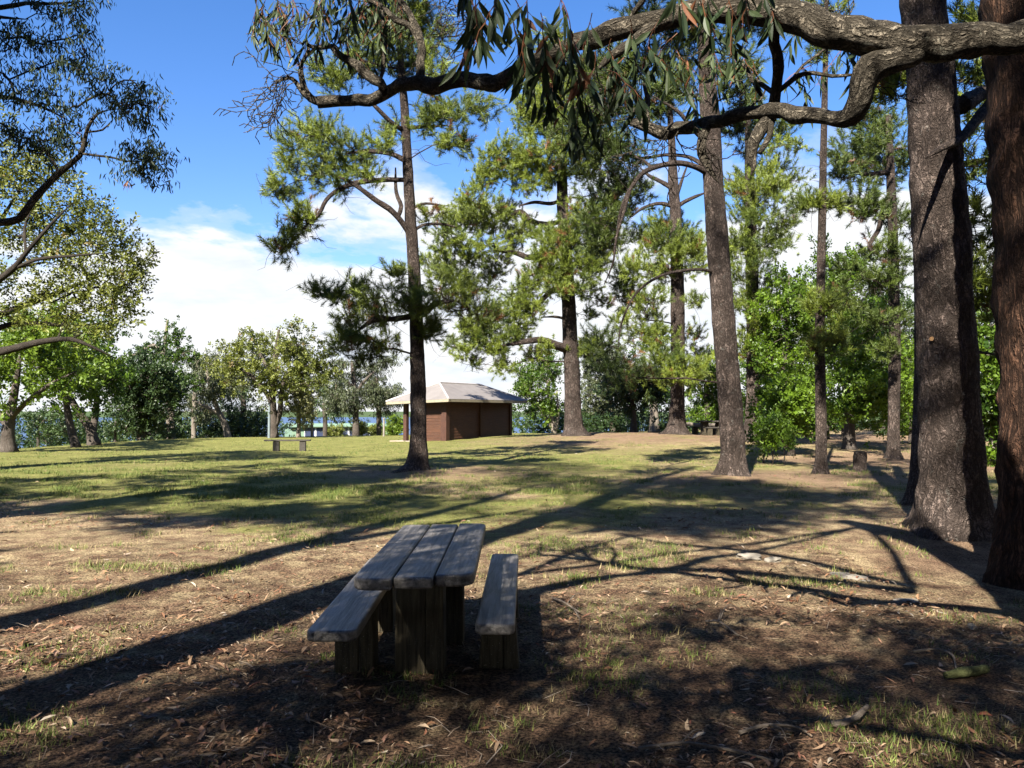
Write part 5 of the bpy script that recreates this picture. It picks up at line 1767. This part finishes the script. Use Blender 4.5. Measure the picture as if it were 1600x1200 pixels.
# --- left: large spreading tree with dark limbs, thin new leaf
b = np.array([(-60 - 800) / F * 22, 22.0, 0.0])
b[2] = gz(b[0], b[1])
broadleaf('broadleaf_tree', 'spreading tree with long dark limbs and sparse olive leaf at the left edge', b,
          [(-62, 735, 42), (-60, 690, 34), (-62, 600, 30), (-66, 520, 26), (-64, 440, 20), (-50, 350, 14), (-40, 280, 8)], 22.0, None, 0, 0, 'leafsmall', 'olive', 220, 'barkdark', 6.0,
          limbs=([(-60, 570, 0, 8.80), (-20, 555, -.2, 7.15), (20, 545, -.3, 6.05), (60, 535, -.4, 4.95), (110, 530, -.4, 3.85), (150, 545, -.3, 2.20), (180, 560, 0, 1.38)],
                 [(-62, 520, 0, 7.70), (-20, 500, .3, 6.05), (30, 480, .5, 4.95), (80, 462, .6, 3.85), (120, 445, .6, 2.75), (160, 430, .6, 1.65)],
                 [(-60, 470, 0, 6.60), (-20, 450, -.5, 5.50), (20, 420, -.8, 4.40), (45, 390, -1, 3.30), (80, 350, -1, 2.20), (110, 320, -1, 1.38)],
                 [(-60, 560, 0, 6.60), (0, 512, 1, 4.95), (60, 505, 1.5, 3.85), (120, 510, 1.8, 2.75), (180, 500, 2, 1.65)],
                 [(-60, 430, 0, 5.50), (-20, 380, .6, 4.40), (10, 330, .8, 2.75), (40, 280, 1, 1.65)], [(20, 420, -.8, 2.75), (60, 405, -1, 2.48), (110, 400, -1, 1.93), (170, 395, -1, 1.10)], [(40, 395, -1, 2.20), (40, 350, -.6, 1.93), (60, 310, -.4, 1.38)]),
          slope=0.35, group='broadleaf trees', per=5, tone=0.36, maxr=0.05, flat=0.6, scale=1.1,
          extra=[(60, 280, 30, 16), (95, 290, 26, 14), (30, 300, 34, 18), (110, 320, 30, 14), (70, 330, 36, 18), (150, 345, 30, 14), (120, 355, 34, 16), (180, 370, 30, 13), (90, 375, 40, 18), (150, 390, 36, 16), (205, 390, 26, 13), (225, 410, 20, 12), (190, 415, 32, 14), (130, 420, 36, 16), (70, 410, 36, 18), (160, 450, 34, 18), (205, 445, 24, 18), (110, 460, 36, 16), (200, 470, 22, 16),
                 (150, 480, 34, 16), (60, 460, 30, 16), (20, 370, 30, 20), (10, 440, 26, 20), (185, 500, 26, 16), (100, 500, 34, 14), (130, 520, 30, 14), (20, 500, 26, 14), (-60, 260, 60, 40), (-80, 340, 60, 40), (-120, 420, 60, 50), (-40, 200, 60, 34), (220, 435, 14, 10), (40, 250, 30, 14), (80, 250, 20, 10), (0, 270, 30, 18), (140, 330, 20, 10), (50, 350, 30, 14)])

# --- broadleaf trees along the ridge
bb = lambda px, d: on_ground(px, d)
broadleaf('broadleaf_tree', 'bright yellow-green tree with a forked grey trunk at the far left', bb(12, 32.5),
          [(12, 706, 14), (12, 690, 10), (13, 670, 9), (18, 640, 7), (25, 600, 5), (30, 560, 3)], 32.5, (-90, 175, 470, 665), 34, 34, 'leafbig', 'spring', 230, cover=1.7, flat=0.45, slope=0.3,
          limbs=([(12, 668, 0, 6), (2, 650, .4, 5), (-20, 625, .8, 4), (-40, 590, 1, 3)], [(14, 655, 0, 5), (40, 630, -.5, 4), (80, 600, -.8, 3), (120, 580, -1, 2)]), tone=0.5)
broadleaf('broadleaf_tree', 'leaning brown-trunked tree with low dark green crown left of the lawn ridge', bb(146, 40),
          [(147, 699, 10), (144, 680, 8), (138, 665, 6.5), (120, 640, 5.5), (105, 610, 4), (95, 580, 2.5)], 40, (40, 215, 490, 672), 32, 32, 'leafbig', 'maple', 240, cover=1.2, flat=0.6, limbs=([(144, 678, 0, 6), (149, 650, .3, 5), (152, 620, .5, 4), (155, 580, .7, 3)],), tone=0.12)
broadleaf('broadleaf_tree', 'lime-tipped low tree in front of the dark bushy mass', bb(110, 37), [(120, 700, 7), (112, 675, 6), (105, 640, 5), (100, 600, 3)], 37, (30, 180, 520, 640), 16, 26, 'leafbig', 'spring', 245, cover=0.8, flat=0.4, tone=0.45)
broadleaf('bushy_tree', 'dense dark bushy tree reaching the ground on the ridge', bb(222, 49),
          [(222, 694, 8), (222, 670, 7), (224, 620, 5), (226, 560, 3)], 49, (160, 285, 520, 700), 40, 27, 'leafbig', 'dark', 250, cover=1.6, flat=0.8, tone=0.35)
broadleaf('broadleaf_tree', 'green tree with thin pale top branches behind the dark bushy tree', bb(265, 55),
          [(268, 692, 7), (266, 650, 6), (262, 600, 5), (258, 540, 3), (262, 500, 2)], 55, (205, 310, 495, 690), 38, 24, 'leafbig', 'maple', 260, 'barkpale', cover=0.9, tone=0.15, limbs=([(262, 560, 0, 3), (240, 540, 0, 3), (215, 552, 0, 2.5), (195, 560, 0, 1.5)],))
broadleaf('gum_tree', 'grey-green gum with a leaning pale pink trunk left of the broad tree', bb(358, 60),
          [(360, 690, 6), (352, 665, 5), (340, 640, 4), (330, 610, 3.5), (322, 575, 2.5)], 60, (292, 385, 530, 650), 26, 22, 'gumfar', 'greygum', 270, 'barkpale', cover=0.9, group='gum trees', hang=True, up=0.1, limbs=([(345, 648, 0, 3), (320, 635, 0, 2.5), (300, 625, 0, 2)],))
broadleaf('gum_tree', 'slim pale-stemmed gum at the left of the ridge clump', bb(303, 62),
          [(303, 690, 4), (303, 650, 3.5), (305, 600, 3), (310, 560, 2)], 62, (280, 345, 530, 680), 22, 19, 'gumfar', 'greygum', 280, 'barkpale', cover=0.9, group='gum trees', hang=True, up=0.1)
broadleaf('gum_tree', 'dark trunked gum between the pale gum and the broad tree', bb(378, 66), [(382, 690, 5), (381, 650, 4.5), (378, 600, 3.5), (375, 560, 2)], 66, (330, 420, 560, 690), 26, 20, 'gumfar', 'dark', 285, cover=0.8, group='gum trees', hang=True, up=0.1, tone=0.5)
broadleaf('broadleaf_tree', 'broad round-crowned olive tree with forked trunk in the middle of the ridge', bb(428, 52),
          [(427, 688, 9), (427, 670, 7), (426, 640, 6.5), (425, 615, 6), (428, 580, 5), (432, 545, 3.5), (436, 515, 2)], 52, (325, 525, 498, 640), 62, 22, 'leafbig', 'olive', 290, cover=0.95, slope=0.6, tone=0.3,
          limbs=([(430, 665, 0, 5), (437, 645, .2, 4.5), (440, 615, .4, 4), (445, 590, .6, 3.5), (465, 575, .8, 3), (490, 570, 1, 2)], [(426, 630, 0, 4), (410, 605, -.4, 3.5), (390, 585, -.8, 3), (365, 570, -1, 2)], [(428, 590, 0, 4), (410, 560, .5, 3), (395, 530, .8, 2)]))
broadleaf('young_tree', 'pale nearly bare young tree right of the broad tree', bb(466, 53),
          [(466, 688, 4), (467, 665, 3), (468, 640, 2.4), (470, 610, 1.8)], 53, (440, 500, 585, 675), 22, 13, 'leaf', 'bare', 300, 'barkpale', cover=0.45, slope=1.0, flat=1.0)
broadleaf('gum_tree', 'tall gum with clumped dark crown left of the shelter', bb(555, 62),
          [(556, 685, 6), (556, 660, 5), (555, 620, 4.5), (552, 590, 3.5), (550, 565, 2.5)], 62, (500, 600, 538, 660), 34, 19, 'gumfar', 'greygum', 310, cover=1.15, group='gum trees', hang=True, up=0.1, tone=0.25, limbs=([(555, 615, 0, 3), (570, 595, 0, 2.5), (585, 580, 0, 2)], [(553, 610, 0, 3), (535, 590, 0, 2.5), (520, 580, 0, 2)]))
broadleaf('gum_tree', 'second gum with open ragged crown directly left of the shelter roof', bb(590, 64),
          [(592, 680, 4), (592, 650, 4), (590, 620, 3.5), (588, 590, 3)], 64, (560, 636, 545, 660), 30, 17, 'gumfar', 'greygum', 320, cover=1.1, group='gum trees', hang=True, up=0.1, tone=0.25)
broadleaf('gum_tree', 'low dark gum behind the thin wooden pole', bb(505, 66), [(508, 690, 4), (508, 660, 3.5), (506, 630, 3)], 66, (485, 560, 590, 658), 18, 17, 'gumfar', 'dark', 325, cover=0.9, group='gum trees', hang=True, up=0.1, tone=0.5)

for px, d, box_, leaf, lab, sd_ in ((557, 70, (545, 574, 657, 690), 'olive', 'yellowish shrub in front of the green building', 331), (612, 57, (605, 632, 655, 684), 'spring', 'bright green shrub beside the shelter porch', 332),
                                  (527, 72, (512, 538, 666, 690), 'olive', 'low pale shrub at the middle of the green building', 333), (585, 72, (578, 598, 666, 690), 'olive', 'thin shrub near the right end of the green building', 334),
                                  (180, 53, (150, 300, 650, 702), 'dark', 'dark undergrowth shrub below the bushy tree', 335), (345, 66, (290, 420, 660, 700), 'dark', 'blue-green low shrub under the pale gums', 336), (60, 47, (30, 125, 640, 704), 'dark', 'thin dark shrub behind the far left trunk', 337)):
    g = bb(px, d)
    broadleaf('shrub', lab, g, [(px, box_[3] + 4, 2.5), (px, (box_[2] + box_[3]) / 2, 2), (px + 1, box_[2] + 8, 1.2)], d, box_, 12, (box_[3] - box_[2]) * 0.32, 'leaf', leaf, sd_, cover=0.5 if d > 65 else 1.0, cat='shrub', group='shrubs along the ridge', flare=0)

broadleaf('broadleaf_tree', 'light green tree with several pale stems right behind the shelter', bb(862, 58),
          [(866, 676, 4), (862, 650, 3.5), (858, 620, 3), (855, 590, 2)], 58, (800, 885, 535, 672), 34, 19, 'leafbig', 'spring', 340, 'barkpale', cover=1.0, tone=0.15, limbs=([(868, 672, 0, 3), (872, 645, 0, 2.5), (870, 610, 0, 2)], [(862, 668, .3, 3), (845, 640, .3, 2.2), (835, 615, .3, 1.6)]))
broadleaf('broadleaf_tree', 'rounded dark tree on a thin trunk between the two mound pines', bb(990, 47),
          [(990, 671, 6), (990, 650, 4.5), (988, 630, 3.5), (985, 600, 2.5)], 47, (925, 1045, 560, 650), 34, 22, 'leafbig', 'dark', 350, cover=1.3, tone=0.3)
broadleaf('broadleaf_tree', 'pale grey-green tree behind the rounded dark tree', bb(955, 64), [(958, 674, 5), (956, 640, 4), (952, 600, 3)], 64, (895, 1000, 520, 672), 36, 22, 'leafbig', 'greygum', 360, cover=1.0)
broadleaf('broadleaf_tree', 'far green tree with a pale trunk left of the leafless-topped pine', bb(1022, 62), [(1022, 672, 9), (1022, 650, 7), (1020, 610, 5), (1018, 570, 3)], 62, (980, 1060, 500, 665), 26, 20, 'leafbig', 'maple', 370, 'barkpale', cover=0.9, tone=0.2)
broadleaf('maple_tree', 'leafy green maple behind the distant picnic table', bb(1105, 56), [(1105, 672, 6), (1105, 640, 5), (1103, 600, 4)], 56, (1060, 1165, 545, 680), 34, 22, 'leafbig', 'maple', 380, cover=1.2, group='maples', tone=0.4)
broadleaf('maple_tree', 'tall fresh green maple left of the thin pine', bb(1225, 34), [(1222, 688, 8), (1224, 650, 7), (1226, 580, 6), (1230, 500, 4), (1234, 430, 2.5)], 34, (1160, 1300, 385, 690), 66, 26, 'leaf', 'maple', 390, cover=1.5, group='maples', slope=0.6, flat=0.55, tone=0.45)
broadleaf('maple_tree', 'bright green maple with a dark trunk right of the thin pine', bb(1328, 31), [(1327, 704, 11), (1327, 685, 9), (1328, 640, 7), (1332, 580, 5), (1336, 500, 3)], 31, (1275, 1445, 470, 695), 60, 28, 'leaf', 'maple', 400, cover=1.5, group='maples', slope=0.45, flat=0.45, tone=0.6)
broadleaf('maple_tree', 'maple with tall loose crown above the bright one', bb(1330, 42), [(1322, 690, 7), (1322, 600, 6), (1320, 500, 4), (1318, 420, 2.5)], 42, (1240, 1400, 370, 600), 50, 26, 'leafbig', 'maple', 405, cover=1.2, group='maples', slope=0.6, tone=0.3)
broadleaf('maple_tree', 'low fresh maple whose branches sweep the ground left of the thin pine', bb(1232, 28), [(1236, 698, 6), (1234, 670, 5), (1230, 640, 4), (1226, 600, 2)], 28, (1178, 1275, 570, 690), 30, 22, 'leaf', 'maple', 410, cover=1.1, group='maples', slope=0.5, flat=0.5, tone=0.6)
broadleaf('maple_tree', 'low bushy maple behind the dark sawn stump', bb(1290, 41), [(1290, 694, 6), (1290, 660, 5), (1288, 620, 4), (1286, 580, 2)], 41, (1225, 1350, 555, 698), 34, 22, 'leaf', 'maple', 412, cover=1.2, group='maples', slope=0.5, flat=0.55, tone=0.5)
broadleaf('maple_tree', 'leafy maple behind the pine with black drooping boughs', bb(1425, 37), [(1425, 702, 6), (1425, 660, 5), (1423, 610, 4), (1420, 560, 2)], 37, (1365, 1490, 530, 705), 34, 24, 'leaf', 'maple', 414, cover=1.2, group='maples', slope=0.5, flat=0.55, tone=0.55)
broadleaf('broadleaf_tree', 'thin light-green young tree between the massive pine and the red trunk', bb(1552, 24), [(1551, 745, 5), (1551, 700, 4), (1552, 620, 3), (1554, 540, 2)], 24, (1500, 1620, 480, 740), 46, 24, 'leaf', 'maple', 420, 'barkpale', cover=0.7, tone=0.35)
broadleaf('broadleaf_tree', 'dark background tree filling the gap right of the massive pine', bb(1560, 42), [(1560, 700, 8), (1560, 620, 6), (1560, 520, 4)], 42, (1470, 1700, 440, 720), 50, 32, 'leafbig', 'dark', 430, cover=1.2, tone=0.6)
broadleaf('broadleaf_tree', 'deep green tree behind the maples', bb(1390, 50), [(1385, 690, 8), (1385, 620, 6), (1385, 540, 4)], 50, (1320, 1480, 430, 695), 50, 28, 'leafbig', 'dark', 440, cover=1.1, tone=0.7)
broadleaf('broadleaf_tree', 'deep green tree behind the layered pine and maple', bb(1200, 52), [(1200, 685, 8), (1200, 620, 6), (1200, 560, 4)], 52, (1140, 1270, 480, 685), 46, 24, 'leafbig', 'maple', 450, cover=1.0, tone=0.2)

# --- undergrowth along the shore below the ridge and under the far trees: one uncountable mass
def sky_blocker():  # unseen foliage and stems, added to cut the fill light from the sky
    """foliage added out of view, behind and beside the viewer: it shuts out the low sky there but throws its shadow away from the view"""
    k = np.random.default_rng(650)
    acc = Acc()
    P_ = []
    while sum(len(q) for q in P_) < 15000:
        n = 6000
        an = k.uniform(radians(-218), radians(38), n)
        rad = k.uniform(9, 27, n)
        x, y = rad * np.cos(an), rad * np.sin(an)
        h = k.uniform(0.3, 1.0, n) ** 0.7 * (9 + 6 * vnoise(np.stack([x * .3, y * .3, 0 * x], -1), 61))
        s_ = h / tan(SUN_EL)
        lx, ly = x + s_ * sin(SUN_AZ), y + s_ * cos(SUN_AZ)
        ok = (ly < 1.2) | (np.abs(lx) > 0.72 * ly + 1.2)
        ok &= (y < 0) | (np.abs(x) > 0.75 * y + 3)
        for b_ in ((-7.65, -3.6), (-5.5, -2.2), (1.2, -6.0)):
            ok &= np.hypot(x - b_[0], y - b_[1]) > 1.2
        clump = vnoise(np.stack([x * .45, y * .45, h * .45], -1), 62)
        ok &= clump > 0.40
        P_.append(np.stack([x, y, h], -1)[ok])
    p = np.concatenate(P_)
    place(acc, TP['leafbig'][0], p, k.normal(size=p.shape), 2.6 * k.uniform(0.7, 1.2, len(p)), k.uniform(0.1, 0.7, len(p)), k)
    for i in range(16):
        an, rad = k.uniform(radians(-215), radians(35)), k.uniform(13, 25)
        x, y = rad * cos(an), rad * sin(an)
        if y > 0 and abs(x) < 0.75 * y + 4:
            continue
        tube(acc, [[x, y, -.2], [x + .2, y, 4], [x, y + .3, 8]], [0.28, 0.22, 0.1], 8)
    tag(acc.build('sky_blocker_foliage', M['dark']), 'added unseen foliage behind and beside the viewer, blocking low sky light', None, None, 'stuff')


sky_blocker()


def undergrowth():
    k = np.random.default_rng(600)
    acc = Acc()
    N = 294
    px = np.concatenate([k.uniform(-250, 430, 130), k.uniform(430, 640, 24), k.uniform(800, 1900, 140)])
    d = np.where(px < 430, k.uniform(60, 78, N), np.where(px < 700, k.uniform(96, 106, N), k.uniform(60, 92, N)))
    for i in range(N):
        x = (px[i] - 800) / F * d[i]
        g = gz(x, d[i])
        top = EYE + (645 - (k.uniform(640, 668) if px[i] < 430 else k.uniform(650, 664) if px[i] < 700 else k.uniform(615, 668))) / F * d[i]
        h = max(top - g, 0.8)
        n = 70
        w = k.uniform(1.0, 2.4)
        u = norm(k.normal(size=(n, 3))) * k.uniform(0.3, 1, (n, 1)) ** 0.4
        p = np.array([x, d[i], g + h / 2]) + u * np.array([w, w, h / 2])
        ti = np.clip(k.uniform(0.1, 0.6) + k.normal(size=n) * 0.15, 0, 0.88)
        place(acc, TP['leafbig'][i % 3], p, u + np.array([0, 0, 0.5]), 1.5 * k.uniform(0.7, 1.2, n), ti, k)
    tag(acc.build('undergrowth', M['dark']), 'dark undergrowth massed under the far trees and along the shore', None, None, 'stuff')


undergrowth()

for px, d, h, lab, sd_ in ((1193, 24.5, 62, 'leftmost tiny sapling at the edge of the maples', 461), (1207, 24.0, 72, 'middle leafy sapling at the edge of the maples', 462), (1225, 23.5, 58, 'rightmost thin sapling at the edge of the maples', 463)):
    g = bb(px, d)
    py = 645 + (EYE - g[2]) * F / d
    broadleaf('sapling', lab, g, [(px, py, 1.3), (px + 1, py - h * .5, 1.0), (px, py - h, .5)], d, (px - 16, px + 16, py - h, py - h * 0.25), 7, 8, 'leafsmall', 'maple', sd_, cover=0.3, cat='sapling', group='saplings', flare=0, maxr=0.012)

# --- trees beside and behind the viewer whose shadows cross the foreground
def shade_tree(name, label, base, h, r, lean, seed, pads, leaf='gum', kind='gum', group='gum trees', bark='barkgum', forks=()):
    b_ = np.array([base[0], base[1], gz(*base)])
    t = Tree(name, label, group, b_, seed)
    pts = [b_ + np.array([0, 0, -.2]), b_ + np.array([lean[0] * .2, lean[1] * .2, h * .3]), b_ + np.array([lean[0] * .55, lean[1] * .55, h * .65]), b_ + np.array([lean[0], lean[1], h])]
    t.limb(pts, [r, r * .85, r * .7, r * .3], 14, 0.12, 0.4, 0.25)
    for f in forks:
        t.limb([b_ + np.array(p[:3]) for p in f], [p[3] for p in f], 8, 0.1, 0, 0.3)
    pp = [b_ + np.array(p[:3]) for p in pads]
    for c, p in zip(pp, pads):
        ends, _ = t.grow_pad(c, np.array([p[3], p[3], p[3] * .6]), 15, 0.5, 0.08)
        t.leaves(ends, kind, 4, 1.4, 0.0, 0.4, 0.25, True)
    t.finish_wood(maxr=0.12)
    t.done(bark, leaf)


k = np.random.default_rng(77)


def lands(c):
    """where the sun throws the shadow of point c on level ground"""
    s_ = c[2] / tan(SUN_EL)
    return c[0] + s_ * sin(SUN_AZ), c[1] + s_ * cos(SUN_AZ)


def crown_over(targets, base, h0, h1, reach, n, r0, r1, up):
    """pads that lie where the sun has to pass to reach the given stretch of lawn (x0, x1, y0, y1)"""
    x0, x1, y0, y1 = targets
    o = []
    for _ in range(4000):
        if len(o) >= n:
            break
        h = k.uniform(h0, h1)
        s_ = h / tan(SUN_EL)
        x, y = k.uniform(x0, x1) - s_ * sin(SUN_AZ), k.uniform(y0, y1) - s_ * cos(SUN_AZ)
        if np.hypot(x - base[0], y - base[1]) > reach or (y > 0 and abs(x) < 0.66 * y + 0.8 and h < 1.6 + 0.55 * y + 1.2):
            continue
        lx, ly = lands((x, y, h))
        block = False
        for tx, ty in ((5.24, 7.9), (5.8, 10.5)):      # leave the two great trunks in the sun
            perp = (lx - tx) * cos(SUN_AZ) - (ly - ty) * sin(SUN_AZ)
            along = (lx - tx) * sin(SUN_AZ) + (ly - ty) * cos(SUN_AZ)
            block |= abs(perp) < 1.1 and 0 < along < 10
        if block and k.uniform() < 0.78:
            continue
        o.append((x - base[0], y - base[1], h, k.uniform(r0, r1)))
    return o


shade_tree('gum_tree', 'gum outside the view throwing the long forked trunk shadow left of the table', (-7.65, -3.6), 19, 0.30, (-0.3, 0.2), 501,
           crown_over((-8, 4, 12, 22), (-7.65, -3.6), 13, 20, 5.0, 22, .5, .9, 0),
           forks=([(-.1, 0, 11.5, .16), (.5, .3, 13, .13), (1.2, .5, 15, .08)],))
shade_tree('gum_tree', 'gum outside the view throwing the wide trunk shadow that meets the left bench', (-5.5, -2.2), 23, 0.36, (0.6, 0.3), 502,
           crown_over((-1, 10, 12.5, 27), (-5.5, -2.2), 12, 24, 6.0, 40, .5, .95, 0))
shade_tree('gum_tree', 'gum outside the view shading the bottom right of the litter', (1.2, -6.0), 11, 0.28, (0.4, 0.3), 503,
           [(k.normal() * 2.6, k.normal() * 2.0, k.uniform(6, 11), k.uniform(.6, 1.1)) for _ in range(16)])
# pines beside and behind the viewer that dapple the middle lawn
for i, (x, y, h, tg, h0, n, lab) in enumerate((
        (0.2, -6.4, 20, (-2.5, 9, 10.5, 22), 10, 30, 'tall pine outside the view behind, streaking the lawn beyond the table'),
        (-10.5, 7.0, 19, (-10, -0.5, 14, 30), 8, 34, 'pine outside the view beside the left gum, streaking the green lawn'),
        (-11.5, 3.0, 17, (-14, -2.5, 11.5, 24), 8, 24, 'pine outside the view on the left, dappling the near lawn'),
        (7.5, -3.0, 18, (4, 13, 10.5, 24), 8, 24, 'tall pine outside the view behind right, shading the lawn before the stout pine'),
        (13.5, 8.0, 16, (12, 24, 16, 36), 6, 18, 'pine outside the view at right, shading the maples'))):
    shade_tree('pine_tree', lab, (x, y), h, 0.26, (k.normal() * .4, k.normal() * .4), 510 + i,
               crown_over(tg, (x, y), h0, h - 1, 6.5, n, .5, 1.0, 0), 'pine', 'mid', 'pine trees', 'barkpine')
